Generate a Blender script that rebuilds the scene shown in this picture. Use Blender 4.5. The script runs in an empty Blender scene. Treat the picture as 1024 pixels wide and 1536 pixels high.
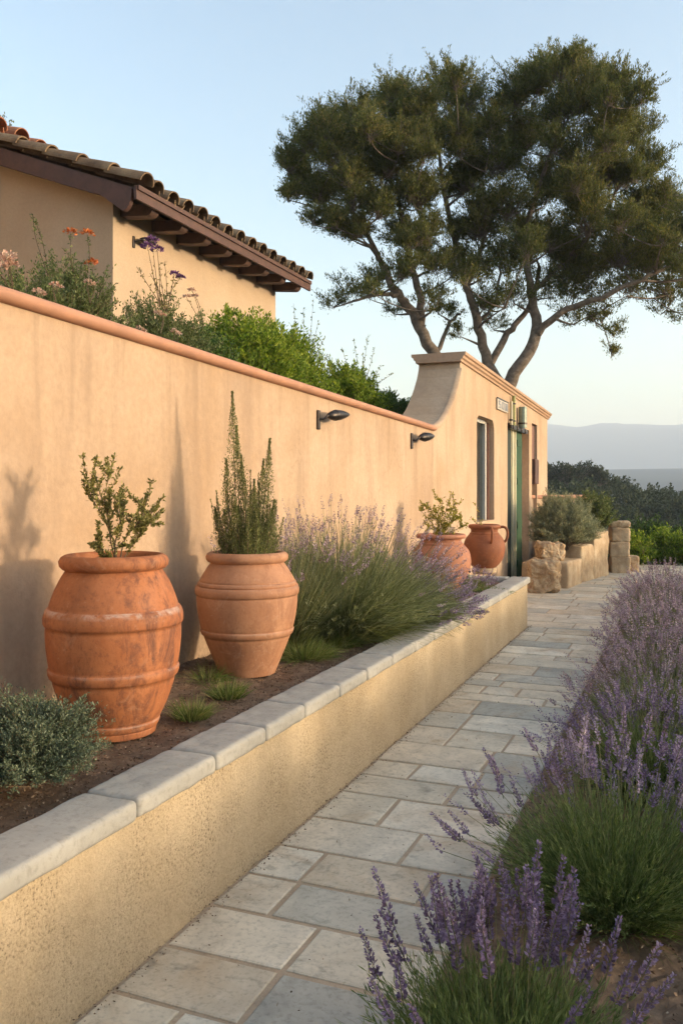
import bpy, math, random
import numpy as np
from mathutils import Vector, Matrix, noise as mnoise

rng = np.random.default_rng(11)
random.seed(11)
R = math.radians
sc = bpy.context.scene
COL = sc.collection

# ------------------------------------------------------------------ camera
F, U0, V0 = 1265.0, 512.0, 735.0
YAW = R(22.1)
CC, SS = math.cos(YAW), math.sin(YAW)
EYE = 1.6
VX = U0 + F * SS / CC
cam_d = bpy.data.cameras.new('camera'); cam = bpy.data.objects.new('camera', cam_d); COL.objects.link(cam)
cam.location = (0, 0, EYE); cam.rotation_euler = (R(90), 0, YAW)
cam_d.sensor_fit = 'VERTICAL'; cam_d.sensor_height = 36; cam_d.lens = F / 1536 * 36
cam_d.shift_y = -(768 - V0) / 1536
cam_d.clip_start = 0.05; cam_d.clip_end = 30000
sc.camera = cam

def at_d(u, v, d):
    """world point seen at pixel (u, v) at depth d"""
    r = (u - U0) / F * d
    return np.array([r * CC - d * SS, r * SS + d * CC, EYE - (v - V0) / F * d])
def at_x(u, v, X):
    return at_d(u, v, F * X / (CC * (u - VX)))
def at_z(u, v, Z):
    return at_d(u, v, F * (EYE - Z) / (v - V0))

# ------------------------------------------------------------------ object helpers
def tag(o, label=None, cat=None, group=None, kind=None):
    if label: o['label'] = label
    if cat: o['category'] = cat
    if group: o['group'] = group
    if kind: o['kind'] = kind
    return o
def empty(name, loc, label, cat, group=None, rz=0):
    o = bpy.data.objects.new(name, None); COL.objects.link(o)
    o.location = [float(c) for c in loc]; o.rotation_euler = (0, 0, rz); o.empty_display_size = .1
    return tag(o, label, cat, group)
def link(name, me, parent=None, loc=None):
    o = bpy.data.objects.new(name, me); COL.objects.link(o)
    if parent is not None: o.parent = parent
    if loc is not None: o.location = [float(c) for c in loc]
    return o

class MB:
    """collects vertices and faces in numpy arrays and links them as ONE mesh"""
    def __init__(s): s.v = []; s.f = []; s.t = []; s.n = 0
    def add(s, V, Fc, mat=0, tint=0.5):
        V = np.asarray(V, float).reshape(-1, 3); Fc = np.asarray(Fc, int)
        s.v.append(V); s.f.append((Fc + s.n, mat))
        s.t.append(np.broadcast_to(np.asarray(tint, float), (len(V),)).copy()); s.n += len(V)
    def mesh(s, name, mats, smooth=False, origin=(0, 0, 0)):
        V = np.concatenate(s.v) - np.array(origin, float); T = np.concatenate(s.t)
        me = bpy.data.meshes.new(name)
        for m in (mats if isinstance(mats, (list, tuple)) else [mats]): me.materials.append(m)
        li = np.concatenate([f.ravel() for f, _ in s.f]); cnt = np.concatenate([np.full(len(f), f.shape[1]) for f, _ in s.f])
        mi = np.concatenate([np.full(len(f), m) for f, m in s.f])
        st = np.concatenate([[0], np.cumsum(cnt)[:-1]])
        me.vertices.add(len(V)); me.vertices.foreach_set('co', V.astype(np.float32).ravel())
        me.loops.add(len(li)); me.loops.foreach_set('vertex_index', li.astype(np.int32))
        me.polygons.add(len(cnt)); me.polygons.foreach_set('loop_start', st.astype(np.int32))
        me.polygons.foreach_set('material_index', mi.astype(np.int32))
        a = me.attributes.new('tint', 'FLOAT', 'POINT'); a.data.foreach_set('value', T.astype(np.float32))
        me.update(calc_edges=True); me.validate()
        me.polygons.foreach_set('use_smooth', np.full(len(me.polygons), smooth))
        return me
    def build(s, name, mats, parent=None, smooth=False, origin=(0, 0, 0), loc=None):
        return link(name, s.mesh(name, mats, smooth, origin), parent, loc)

def unit(a): return a / np.maximum(np.linalg.norm(a, axis=-1, keepdims=True), 1e-9)
def rdir(n):
    return unit(rng.normal(size=(n, 3)))

def leaves(mb, P, D, L, W, tint, mat=0, fold=0.0):
    n = len(P); D = unit(D); S = unit(np.cross(D, rdir(n)))
    L = np.broadcast_to(L, (n,))[:, None]; W = np.broadcast_to(W, (n,))[:, None]
    V = np.stack([P, P + D * L * .5 + S * W * .5, P + D * L, P + D * L * .5 - S * W * .5], 1)
    mb.add(V, np.arange(n * 4).reshape(n, 4), mat, np.repeat(np.broadcast_to(tint, (n,)), 4))

def ribbons(mb, P, W, tint, mat=0):
    """P [N,K,3] centre lines, W [N,K] widths -> flat blades"""
    n, k, _ = P.shape
    S = unit(np.cross(unit(P[:, -1] - P[:, 0]), rdir(n)))[:, None, :]
    A = P + S * W[..., None] * .5; B = P - S * W[..., None] * .5
    V = np.stack([A, B], 2).reshape(n, k * 2, 3)
    q = np.array([[2 * i, 2 * i + 1, 2 * i + 3, 2 * i + 2] for i in range(k - 1)])
    Fc = (q[None] + (np.arange(n) * 2 * k)[:, None, None]).reshape(-1, 4)
    mb.add(V.reshape(-1, 3), Fc, mat, np.repeat(np.broadcast_to(tint, (n,)), 2 * k))

def tubes(mb, P, Rd, sides=5, tint=.5, mat=0, caps=False):
    P = np.asarray(P, float); Rd = np.asarray(Rd, float)
    if P.ndim == 2: P = P[None]; Rd = Rd[None]
    n, k, _ = P.shape
    T = np.empty_like(P); T[:, 1:-1] = P[:, 2:] - P[:, :-2]; T[:, 0] = P[:, 1] - P[:, 0]; T[:, -1] = P[:, -1] - P[:, -2]
    T = unit(T)
    ref = np.cross(T[:, 0], np.array([.31, .77, .55])); ref = unit(ref)
    A = np.empty_like(P); a = ref
    for i in range(k):
        a = unit(a - T[:, i] * np.sum(a * T[:, i], -1, keepdims=True)); A[:, i] = a
    B = np.cross(T, A)
    th = np.arange(sides) / sides * 2 * np.pi
    V = P[:, :, None, :] + Rd[:, :, None, None] * (A[:, :, None, :] * np.cos(th)[None, None, :, None] + B[:, :, None, :] * np.sin(th)[None, None, :, None])
    q = np.array([[i * sides + j, i * sides + (j + 1) % sides, (i + 1) * sides + (j + 1) % sides, (i + 1) * sides + j]
                  for i in range(k - 1) for j in range(sides)])
    Fc = (q[None] + (np.arange(n) * k * sides)[:, None, None]).reshape(-1, 4)
    mb.add(V.reshape(-1, 3), Fc, mat, np.repeat(np.broadcast_to(tint, (n,)), k * sides))
    if caps:
        for j in (0, k - 1):
            mb.add(V[:, j].reshape(-1, 3), (np.arange(n * sides).reshape(n, sides)), mat, .5)

def box(mb, a, b, mat=0, tint=.5):
    x0, y0, z0 = a; x1, y1, z1 = b
    V = [(x0, y0, z0), (x1, y0, z0), (x1, y1, z0), (x0, y1, z0), (x0, y0, z1), (x1, y0, z1), (x1, y1, z1), (x0, y1, z1)]
    mb.add(V, [[3, 2, 1, 0], [4, 5, 6, 7], [0, 1, 5, 4], [1, 2, 6, 5], [2, 3, 7, 6], [3, 0, 4, 7]], mat, tint)

def chamfer_box(mb, a, b, c, mat=0, tint=.5, jit=0.0):
    x0, y0, z0 = a; x1, y1, z1 = b
    j = (lambda: random.uniform(-jit, jit))
    cs = [(x0 + j(), y0 + j()), (x1 + j(), y0 + j()), (x1 + j(), y1 + j()), (x0 + j(), y1 + j())]
    m = ((x0 + x1) / 2, (y0 + y1) / 2)
    ins = [(x + math.copysign(c, m[0] - x), y + math.copysign(c, m[1] - y)) for x, y in cs]
    V = [(x, y, z0) for x, y in cs] + [(x, y, z1 - c * .6) for x, y in cs] + [(x, y, z1) for x, y in ins]
    Fc = [[3, 2, 1, 0], [8, 9, 10, 11]]
    for i in range(4):
        k = (i + 1) % 4
        Fc += [[i, k, 4 + k, 4 + i], [4 + i, 4 + k, 8 + k, 8 + i]]
    mb.add(V, Fc, mat, tint)

def rounded_box(mb, size, r, n=10, amp=0.0, fr=6.0, mat=0, tint=.5, M=None, seed=0):
    """box of the given size (base centred at origin) with rounded, slightly uneven edges"""
    h = np.array(size) / 2
    faces_v = []; Fc = []; base = 0
    for ax in range(3):
        for sgn in (-1, 1):
            u, v = [(1, 2), (2, 0), (0, 1)][ax]
            def grid(hh):
                e = min(r * 1.0, hh * .9); m = max(2, int(n * hh / max(h)))
                return np.unique(np.concatenate([np.linspace(-hh, -hh + e, 4), np.linspace(-hh + e, hh - e, m + 1), np.linspace(hh - e, hh, 4)]).round(6))
            gu, gv = grid(h[u]), grid(h[v])
            A, B = np.meshgrid(gu, gv, indexing='ij'); P = np.zeros(A.shape + (3,))
            P[..., u] = A; P[..., v] = B; P[..., ax] = sgn * h[ax]
            nu, nv = A.shape; idx = np.arange(nu * nv).reshape(nu, nv) + base
            q = np.stack([idx[:-1, :-1], idx[1:, :-1], idx[1:, 1:], idx[:-1, 1:]], -1).reshape(-1, 4)
            if sgn < 0: q = q[:, ::-1]
            faces_v.append(P.reshape(-1, 3)); Fc.append(q); base += nu * nv
    P = np.concatenate(faces_v); Fc = np.concatenate(Fc)
    inner = np.clip(P, -(h - r), h - r)
    P = inner + unit(P - inner) * r
    if amp:
        for i in range(len(P)):
            q = Vector(P[i] * fr) + Vector((seed * 3.7, seed * 1.3, seed * 7.1))
            nv = mnoise.noise_vector(q) + .5 * mnoise.noise_vector(q * 2.3) + .3 * mnoise.noise_vector(q * 5.1)
            P[i] += np.array(nv) * amp
    P[:, 2] += h[2]
    if M is not None:
        P = (np.array(M.to_3x3()) @ P.T).T + np.array(M.translation)
    mb.add(P, Fc, mat, tint)

def sweep_y(mb, prof, ys, zf=lambda y: 0.0, mat=0, tint=.5):
    """closed profile [(x,z)] swept along y; zf adds height"""
    n = len(prof); k = len(ys)
    V = [(x, y, z + zf(y)) for y in ys for x, z in prof]
    Fc = [[i * n + j, i * n + (j + 1) % n, (i + 1) * n + (j + 1) % n, (i + 1) * n + j] for i in range(k - 1) for j in range(n)]
    mb.add(V, Fc, mat, tint)
    mb.add(V[:n], [list(range(n))[::-1]], mat, tint); mb.add(V[-n:], [list(range(n))], mat, tint)

def lathe(mb, prof, seg=64, mat=0, tint=.5, wob=0.0):
    k = len(prof); th = np.arange(seg) / seg * 2 * np.pi
    r = np.array([p[0] for p in prof]); z = np.array([p[1] for p in prof])
    w = 1 + wob * (np.sin(th * 2 + 1) + .6 * np.sin(th * 3 + 2.2))[None, :]
    V = np.stack([r[:, None] * np.cos(th) * w, r[:, None] * np.sin(th) * w, np.repeat(z[:, None], seg, 1)], -1)
    q = [[i * seg + j, i * seg + (j + 1) % seg, (i + 1) * seg + (j + 1) % seg, (i + 1) * seg + j] for i in range(k - 1) for j in range(seg)]
    mb.add(V.reshape(-1, 3), q, mat, tint)

# ------------------------------------------------------------------ materials
def new_mat(name):
    m = bpy.data.materials.new(name); m.use_nodes = True
    nt = m.node_tree; nt.nodes.clear()
    out = nt.nodes.new('ShaderNodeOutputMaterial'); bs = nt.nodes.new('ShaderNodeBsdfPrincipled')
    nt.links.new(bs.outputs[0], out.inputs['Surface'])
    return m, nt, bs, out
def N(nt, kind, **kw):
    n = nt.nodes.new('ShaderNode' + kind)
    for k, v in kw.items(): setattr(n, k, v)
    return n
def noise_n(nt, vec, scale, detail=5, rough=.55, dist=0.0):
    n = N(nt, 'TexNoise'); n.inputs['Scale'].default_value = scale; n.inputs['Detail'].default_value = detail
    n.inputs['Roughness'].default_value = rough; n.inputs['Distortion'].default_value = dist
    nt.links.new(vec, n.inputs['Vector']); return n.outputs['Fac']
def ramp(nt, fac, stops):
    n = N(nt, 'ValToRGB'); nt.links.new(fac, n.inputs[0]); e = n.color_ramp.elements
    while len(e) < len(stops): e.new(.5)
    for el, (p, c) in zip(e, stops):
        el.position = p; el.color = (*c, 1) if len(c) == 3 else c
    return n.outputs[0]
def mix(nt, fac, a, b, mode='MIX'):
    n = N(nt, 'Mix', data_type='RGBA', blend_type=mode)
    for sock, val in ((n.inputs[0], fac), (n.inputs[6], a), (n.inputs[7], b)):
        if isinstance(val, (int, float)): sock.default_value = val
        elif isinstance(val, tuple): sock.default_value = (*val, 1)
        else: nt.links.new(val, sock)
    return n.outputs[2]
def coords(nt, sc_=(1, 1, 1), kind='Object'):
    t = N(nt, 'TexCoord'); m = N(nt, 'Mapping'); m.inputs['Scale'].default_value = sc_
    nt.links.new(t.outputs[kind], m.inputs[0]); return m.outputs[0]
def bump(nt, bs, h, strength, dist):
    b = N(nt, 'Bump'); b.inputs['Strength'].default_value = strength; b.inputs['Distance'].default_value = dist
    nt.links.new(h, b.inputs['Height'])
    if bs.inputs['Normal'].is_linked: nt.links.new(bs.inputs['Normal'].links[0].from_socket, b.inputs['Normal'])
    nt.links.new(b.outputs[0], bs.inputs['Normal'])
def mul(nt, a, b, op='MULTIPLY'):
    n = N(nt, 'Math', operation=op)
    for s, v in zip(n.inputs, (a, b)):
        if isinstance(v, (int, float)): s.default_value = v
        else: nt.links.new(v, s)
    return n.outputs[0]

def stucco(name, c1, c2, c3, rough_cast=False, streak=.25, drips=False):
    m, nt, bs, _ = new_mat(name); v = coords(nt); vs = coords(nt, (1, 1, .18))
    big = noise_n(nt, v, .9, 6, .6, .4); st = noise_n(nt, vs, 3.2, 6, .62, .3); fine = noise_n(nt, v, 26, 6, .7)
    col = mix(nt, ramp(nt, big, [(.32, (0, 0, 0)), (.68, (1, 1, 1))]), c1, c2)
    col = mix(nt, ramp(nt, st, [(.48, (0, 0, 0)), (.72, (streak,) * 3)]), col, c3)
    col = mix(nt, ramp(nt, fine, [(.35, (.22,) * 3), (.6, (0, 0, 0))]), col, tuple(c * .72 for c in c3))
    if drips:
        sx = N(nt, 'SeparateXYZ'); nt.links.new(v, sx.inputs[0])
        dn = noise_n(nt, coords(nt, (1, 1, .07)), 7.5, 5, .6, .2)
        hi = ramp(nt, mul(nt, sx.outputs[2], .4), [(.62, (0, 0, 0)), (.98, (1, 1, 1))]); lo = ramp(nt, mul(nt, sx.outputs[2], .5), [(.27, (1, 1, 1)), (.40, (0, 0, 0))])
        col = mix(nt, mul(nt, ramp(nt, dn, [(.52, (0, 0, 0)), (.70, (.55,) * 3)]), hi), col, (.24, .165, .11))
        col = mix(nt, mul(nt, ramp(nt, noise_n(nt, v, 34, 5, .75), [(.42, (0, 0, 0)), (.62, (.6,) * 3)]), lo), col, (.17, .12, .085))
        ck = N(nt, 'TexVoronoi', feature='DISTANCE_TO_EDGE'); ck.inputs['Scale'].default_value = .75
        dv = N(nt, 'VectorMath', operation='ADD'); nz = N(nt, 'TexNoise'); nz.inputs['Scale'].default_value = 2.5; nz.inputs['Detail'].default_value = 6; nt.links.new(v, nz.inputs['Vector'])
        nt.links.new(v, dv.inputs[0]); nt.links.new(nz.outputs['Color'], dv.inputs[1]); nt.links.new(dv.outputs[0], ck.inputs['Vector'])
        col = mix(nt, mul(nt, ramp(nt, ck.outputs['Distance'], [(.0015, (.5,) * 3), (.004, (0, 0, 0))]), ramp(nt, noise_n(nt, v, .8, 2), [(.5, (0, 0, 0)), (.6, (1, 1, 1))])), col, (.22, .15, .1))
    if rough_cast:
        g = noise_n(nt, v, 95, 4, .7); g2 = noise_n(nt, v, 38, 5, .7)
        msk = noise_n(nt, v, 3.0, 4, .6)
        pit = mul(nt, ramp(nt, g, [(.36, (1, 1, 1)), (.47, (0, 0, 0))]), ramp(nt, msk, [(.40, (.15,) * 3), (.60, (1, 1, 1))]))
        col = mix(nt, pit, col, tuple(c * .36 for c in c3))
        col = mix(nt, ramp(nt, g, [(.56, (0, 0, 0)), (.7, (.4,) * 3)]), col, tuple(min(1, c * 1.35) for c in c2))
        bump(nt, bs, g, .9, .006); bump(nt, bs, g2, .6, .008)
    else:
        bump(nt, bs, fine, .5, .004); bump(nt, bs, noise_n(nt, v, 5, 4), .5, .015)
        bump(nt, bs, noise_n(nt, v, 110, 3, .7), .35, .002)
    nt.links.new(col, bs.inputs['Base Color']); bs.inputs['Roughness'].default_value = .92
    bs.inputs['Specular IOR Level'].default_value = .2
    return m

def stone(name, stops, scale=4, pits=.3, use_tint=False, rough=.85, bmp=.006):
    m, nt, bs, _ = new_mat(name); v = coords(nt)
    n1 = noise_n(nt, v, scale, 7, .62, .5)
    if use_tint:
        a = N(nt, 'Attribute', attribute_name='tint')
        base = ramp(nt, a.outputs['Fac'], stops)
        # every slab its own vein pattern
        off = N(nt, 'CombineXYZ'); k = mul(nt, a.outputs['Fac'], 37.0); nt.links.new(k, off.inputs[0]); nt.links.new(k, off.inputs[2])
        ad = N(nt, 'VectorMath', operation='ADD'); nt.links.new(v, ad.inputs[0]); nt.links.new(off.outputs[0], ad.inputs[1])
        n1 = noise_n(nt, ad.outputs[0], scale, 7, .62, .8)
        col = mix(nt, ramp(nt, n1, [(.3, (0, 0, 0)), (.7, (1, 1, 1))]), mix(nt, .45, base, (.15, .14, .12)), mix(nt, .25, base, (.72, .66, .55)))
        rust = noise_n(nt, ad.outputs[0], scale * .5, 5, .6, 1.0)
        col = mix(nt, ramp(nt, rust, [(.54, (0, 0, 0)), (.72, (.6,) * 3)]), col, (.42, .28, .15))
        pt = noise_n(nt, ad.outputs[0], scale * 3.3, 6, .7, .4); col = mix(nt, ramp(nt, pt, [(.55, (0, 0, 0)), (.68, (.5,) * 3)]), col, (.20, .185, .15))
    else:
        col = ramp(nt, n1, stops)
    f = noise_n(nt, v, scale * 14, 5, .7)
    col = mix(nt, ramp(nt, f, [(.32, (pits,) * 3), (.5, (0, 0, 0))]), col, (.08, .07, .055))
    nt.links.new(col, bs.inputs['Base Color']); bs.inputs['Roughness'].default_value = rough
    bs.inputs['Specular IOR Level'].default_value = .3
    bump(nt, bs, n1, .5, bmp); bump(nt, bs, f, .5, bmp * .4)
    return m

def terracotta(name, c1, c2, stain, bloom, stain_amt=.6):
    m, nt, bs, _ = new_mat(name); v = coords(nt); vs = coords(nt, (1.5, 1.5, .55))
    big = noise_n(nt, v, 3.5, 5, .6, .6); s = noise_n(nt, vs, 8.0, 9, .74, .5); w = noise_n(nt, v, 9, 7, .72, .8); f = noise_n(nt, v, 70, 4, .6)
    zone = noise_n(nt, v, 1.8, 2, .5)
    col = mix(nt, ramp(nt, big, [(.35, (0, 0, 0)), (.65, (1, 1, 1))]), c1, c2)
    sm = mul(nt, ramp(nt, s, [(.47, (0, 0, 0)), (.63, (stain_amt,) * 3)]), ramp(nt, zone, [(.34, (.2,) * 3), (.50, (1, 1, 1))]))
    col = mix(nt, sm, col, stain)
    col = mix(nt, ramp(nt, w, [(.58, (0, 0, 0)), (.74, (.5,) * 3)]), col, bloom)
    sp = noise_n(nt, v, 48, 5, .75); col = mix(nt, ramp(nt, sp, [(.36, (.4,) * 3), (.48, (0, 0, 0))]), col, stain); col = mix(nt, ramp(nt, sp, [(.6, (0, 0, 0)), (.7, (.35,) * 3)]), col, bloom)
    a = N(nt, 'Attribute', attribute_name='tint')
    col = mix(nt, mul(nt, ramp(nt, a.outputs['Fac'], [(.5, (0, 0, 0)), (1, (1, 1, 1))]), ramp(nt, w, [(.42, (0, 0, 0)), (.6, (.8,) * 3)])), col, (.62, .56, .5))
    nt.links.new(col, bs.inputs['Base Color'])
    nt.links.new(ramp(nt, w, [(.3, (.55,) * 3), (.7, (.85,) * 3)]), bs.inputs['Roughness'])
    bs.inputs['Specular IOR Level'].default_value = .35
    bump(nt, bs, f, .3, .002); bump(nt, bs, w, .35, .004)
    return m

def plain(name, c, rough=.7, metal=0.0, var=.25, scale=12, bmp=.003):
    m, nt, bs, _ = new_mat(name); v = coords(nt); n = noise_n(nt, v, scale, 6, .65, .3)
    col = mix(nt, ramp(nt, n, [(.3, (0, 0, 0)), (.7, (1, 1, 1))]), tuple(x * (1 - var) for x in c), tuple(min(1, x * (1 + var)) for x in c))
    nt.links.new(col, bs.inputs['Base Color']); bs.inputs['Roughness'].default_value = rough; bs.inputs['Metallic'].default_value = metal
    if bmp: bump(nt, bs, n, .4, bmp)
    return m

def leaf_mat(name, stops, trans=.35, rough=.6):
    m, nt, bs, out = new_mat(name)
    a = N(nt, 'Attribute', attribute_name='tint'); col = ramp(nt, a.outputs['Fac'], stops)
    nt.links.new(col, bs.inputs['Base Color']); bs.inputs['Roughness'].default_value = rough
    bs.inputs['Specular IOR Level'].default_value = .25
    tr = N(nt, 'BsdfTranslucent'); nt.links.new(mix(nt, 1.0, col, (1.0, 1.0, .6), 'MULTIPLY'), tr.inputs[0])
    ms = N(nt, 'MixShader'); ms.inputs[0].default_value = trans
    nt.links.new(bs.outputs[0], ms.inputs[1]); nt.links.new(tr.outputs[0], ms.inputs[2]); nt.links.new(ms.outputs[0], out.inputs['Surface'])
    return m

M = {}
M['wall'] = stucco('apricot_stucco', (.42, .285, .18), (.54, .40, .285), (.31, .215, .15), streak=.6, drips=True)
M['wall_gate'] = stucco('apricot_stucco_gate', (.455, .315, .20), (.56, .42, .30), (.35, .245, .17), streak=.5)
M['house'] = stucco('house_stucco', (.46, .34, .235), (.52, .40, .285), (.44, .35, .25), streak=.15)
M['roughcast'] = stucco('roughcast_render', (.45, .345, .215), (.56, .455, .315), (.31, .23, .14), True)
M['cap'] = plain('terracotta_cap', (.43, .22, .135), .75, var=.14, scale=5)
M['cornice'] = stucco('cornice_stucco', (.44, .28, .18), (.52, .36, .25), (.32, .2, .14))
M['coping'] = stone('limestone_coping', [(.25, (.24, .235, .215)), (.5, (.345, .335, .305)), (.75, (.45, .43, .39))], 2.6, .25)
M['paver'] = stone('flagstone', [(0, (.38, .375, .33)), (.25, (.52, .485, .405)), (.5, (.68, .60, .465)), (.75, (.72, .58, .41)), (1, (.82, .745, .61))], 3.2, .3, True, .75, .005)
M['mortar'] = stone('path_mortar', [(.3, (.36, .265, .18)), (.7, (.50, .385, .27))], 9, .3)
M['rock'] = stone('warm_limestone', [(.3, (.22, .145, .09)), (.46, (.38, .26, .15)), (.56, (.50, .39, .26)), (.68, (.34, .19, .10))], 7, .6, bmp=.03)
M['rockwall'] = stone('wall_limestone', [(.3, (.32, .22, .135)), (.5, (.46, .335, .21)), (.7, (.55, .44, .30))], 5, .35, bmp=.02)
M['soil'] = stone('mulch_soil', [(.3, (.10, .065, .042)), (.55, (.19, .125, .08)), (.75, (.30, .21, .14))], 14, .6, bmp=.02)
M['chip'] = leaf_mat('bark_chips', [(0, (.08, .05, .033)), (.6, (.20, .13, .085)), (1, (.46, .36, .26))], 0, .9)
M['earth'] = stone('dry_earth', [(.3, (.09, .075, .04)), (.7, (.16, .13, .075))], 1.2, .4)
M['pot_a'] = terracotta('terracotta_orange', (.33, .11, .04), (.43, .165, .068), (.13, .052, .032), (.52, .30, .19), 1.0)
M['pot_b'] = terracotta('terracotta_pale', (.36, .165, .085), (.46, .245, .14), (.27, .125, .07), (.58, .42, .31), .85)
M['pot_c'] = terracotta('terracotta_rose', (.36, .145, .08), (.44, .20, .12), (.24, .11, .07), (.55, .40, .31), .5)
M['pot_d'] = terracotta('terracotta_brown', (.22, .072, .03), (.30, .105, .048), (.16, .07, .04), (.42, .27, .18), .5)
M['bronze'] = plain('dark_bronze', (.05, .042, .038), .38, .7, .4, 30)
M['wood'] = plain('brown_painted_wood', (.085, .038, .028), .6, 0, .3, 9)
M['wood2'] = plain('rafter_wood', (.085, .045, .032), .7, 0, .35, 9)
M['board'] = plain('red_brown_board', (.17, .075, .05), .65, 0, .3, 9)
M['tile'] = stone('roof_tile', [(.3, (.11, .068, .04)), (.5, (.20, .13, .075)), (.7, (.28, .20, .115))], 3.5, .5, bmp=.008)
M['tile_red'] = stone('roof_tile_red', [(.3, (.24, .09, .045)), (.5, (.36, .15, .075)), (.7, (.42, .22, .12))], 3.5, .4, bmp=.008)
M['green'] = plain('green_paint', (.012, .062, .018), .7, 0, .2, 14)
M['green_dk'] = plain('dark_green_paint', (.008, .02, .012), .7, 0, .2, 14)
M['cream'] = plain('cream_paint', (.52, .47, .32), .5, 0, .1, 14)
M['olive'] = plain('olive_paint', (.26, .27, .08), .5, 0, .2, 14)
M['zinc'] = plain('grey_green_pipe', (.22, .27, .22), .45, .2, .2, 14)
M['glass'] = plain('dark_window_glass', (.025, .03, .028), .12, 0, .2, 3, 0)
M['white'] = plain('enamel_white', (.55, .54, .5), .4, 0, .1, 20)
M['plaque'] = plain('weathered_plaque', (.48, .44, .38), .7)
M['ink'] = plain('sign_blue_grey', (.26, .28, .32), .5, 0, .1, 20)
M['bark'] = stone('tree_bark', [(.3, (.10, .078, .058)), (.55, (.22, .17, .13)), (.75, (.34, .28, .215))], 9, .6, bmp=.03)
M['twig'] = plain('twig', (.13, .09, .055), .9, 0, .3, 30, 0)
M['lav_leaf'] = leaf_mat('lavender_leaf', [(0, (.06, .095, .03)), (.5, (.145, .205, .065)), (1, (.30, .34, .15))])
M['lav_leaf_g'] = leaf_mat('lavender_leaf_grey', [(0, (.085, .11, .05)), (.5, (.20, .23, .115)), (1, (.40, .41, .26))])
M['lav_stem'] = leaf_mat('lavender_stem', [(0, (.12, .14, .06)), (1, (.26, .25, .13))])
M['lav_fl'] = leaf_mat('lavender_flower', [(0, (.12, .085, .15)), (.45, (.25, .18, .33)), (.8, (.40, .32, .49)), (1, (.50, .42, .55))], .3)
M['lav_fl2'] = leaf_mat('lavender_flower_mauve', [(0, (.20, .145, .17)), (.45, (.36, .26, .37)), (.8, (.50, .40, .49)), (1, (.64, .55, .58))], .3)
M['sage'] = leaf_mat('sage_leaf', [(0, (.08, .105, .07)), (.5, (.16, .195, .135)), (1, (.30, .34, .25))], .2)
M['santolina'] = leaf_mat('santolina_leaf', [(0, (.05, .075, .045)), (.5, (.115, .15, .09)), (1, (.24, .28, .19))], .2)
M['dome'] = leaf_mat('dome_leaf', [(0, (.14, .16, .09)), (.5, (.29, .31, .19)), (1, (.48, .48, .33))], .25)
M['bright'] = leaf_mat('bright_leaf', [(0, (.07, .13, .015)), (.5, (.21, .31, .035)), (1, (.46, .50, .08))], .5)
M['dkgreen'] = leaf_mat('dark_shrub_leaf', [(0, (.03, .065, .018)), (.5, (.08, .145, .035)), (1, (.17, .24, .06))], .35)
M['midgreen'] = leaf_mat('mid_shrub_leaf', [(0, (.055, .085, .03)), (.5, (.14, .18, .065)), (1, (.28, .30, .13))], .35)
M['tree'] = leaf_mat('tree_leaf', [(0, (.055, .075, .024)), (.5, (.13, .145, .045)), (.85, (.24, .21, .068)), (1, (.38, .25, .085))], .48)
M['rosemary'] = leaf_mat('rosemary_leaf', [(0, (.075, .10, .035)), (.5, (.18, .20, .07)), (1, (.34, .33, .13))], .3)
M['olivebush'] = leaf_mat('russet_leaf', [(0, (.10, .08, .03)), (.5, (.19, .16, .06)), (1, (.30, .24, .10))], .35)
M['potleaf'] = leaf_mat('light_green_leaf', [(0, (.14, .14, .045)), (.5, (.27, .26, .085)), (1, (.42, .37, .15))], .4)
M['yellow'] = leaf_mat('yellow_leaf', [(0, (.18, .17, .03)), (.5, (.36, .33, .06)), (1, (.52, .45, .12))], .4)
M['grass'] = leaf_mat('grass_blade', [(0, (.06, .10, .025)), (.6, (.14, .20, .05)), (1, (.33, .31, .14))], .35)
M['wood_far'] = leaf_mat('woodland_leaf', [(0, (.012, .022, .007)), (.5, (.032, .050, .014)), (1, (.085, .09, .026))], .2)
M['fl_orange'] = leaf_mat('orange_petal', [(0, (.45, .10, .03)), (1, (.75, .28, .10))], .3)
M['fl_purple'] = leaf_mat('purple_petal', [(0, (.09, .03, .13)), (1, (.28, .14, .34))], .3)
M['fl_pink'] = leaf_mat('pink_petal', [(0, (.50, .25, .20)), (1, (.80, .62, .52))], .3)
M['ground'] = stone('far_ground', [(.3, (.012, .022, .022)), (.7, (.026, .036, .032))], .012, .2)

# ------------------------------------------------------------------ plant generators
def blades(mb, base, r0, H, n, amax, wid, mat=0, droop=.35, tlo=0., thi=1., K=5, hj=(.6, 1.05), az=None, azs=3.2):
    a = rng.uniform(0, 2 * np.pi, n) if az is None else rng.normal(az, azs, n)
    ph = R(amax) * np.sqrt(rng.uniform(0, 1, n)); L = H * rng.uniform(hj[0], hj[1], n)
    rr = r0 * np.sqrt(rng.uniform(0, 1, n)); h = np.stack([np.cos(a), np.sin(a), 0 * a], 1)
    b = base + h * (rr * (.3 + .7 * ph / R(amax)))[:, None]
    t = np.linspace(0, 1, K)[None, :, None]
    bend = rdir(n)[:, None, :] * (L * .07)[:, None, None] * t ** 2
    P = b[:, None, :] + h[:, None, :] * (L * np.sin(ph))[:, None, None] * t + np.array([0, 0, 1.]) * ((L * np.cos(ph))[:, None, None] * t - (L * np.sin(ph) * droop)[:, None, None] * t ** 2) + bend
    W = wid * (1 - .75 * np.linspace(0, 1, K))[None, :] * rng.uniform(.7, 1.3, n)[:, None]
    if mb is not None:
        tt = np.clip(rng.uniform(tlo, thi, n), 0, 1)
        ribbons(mb, P, W, tt, mat)
    return P

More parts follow.
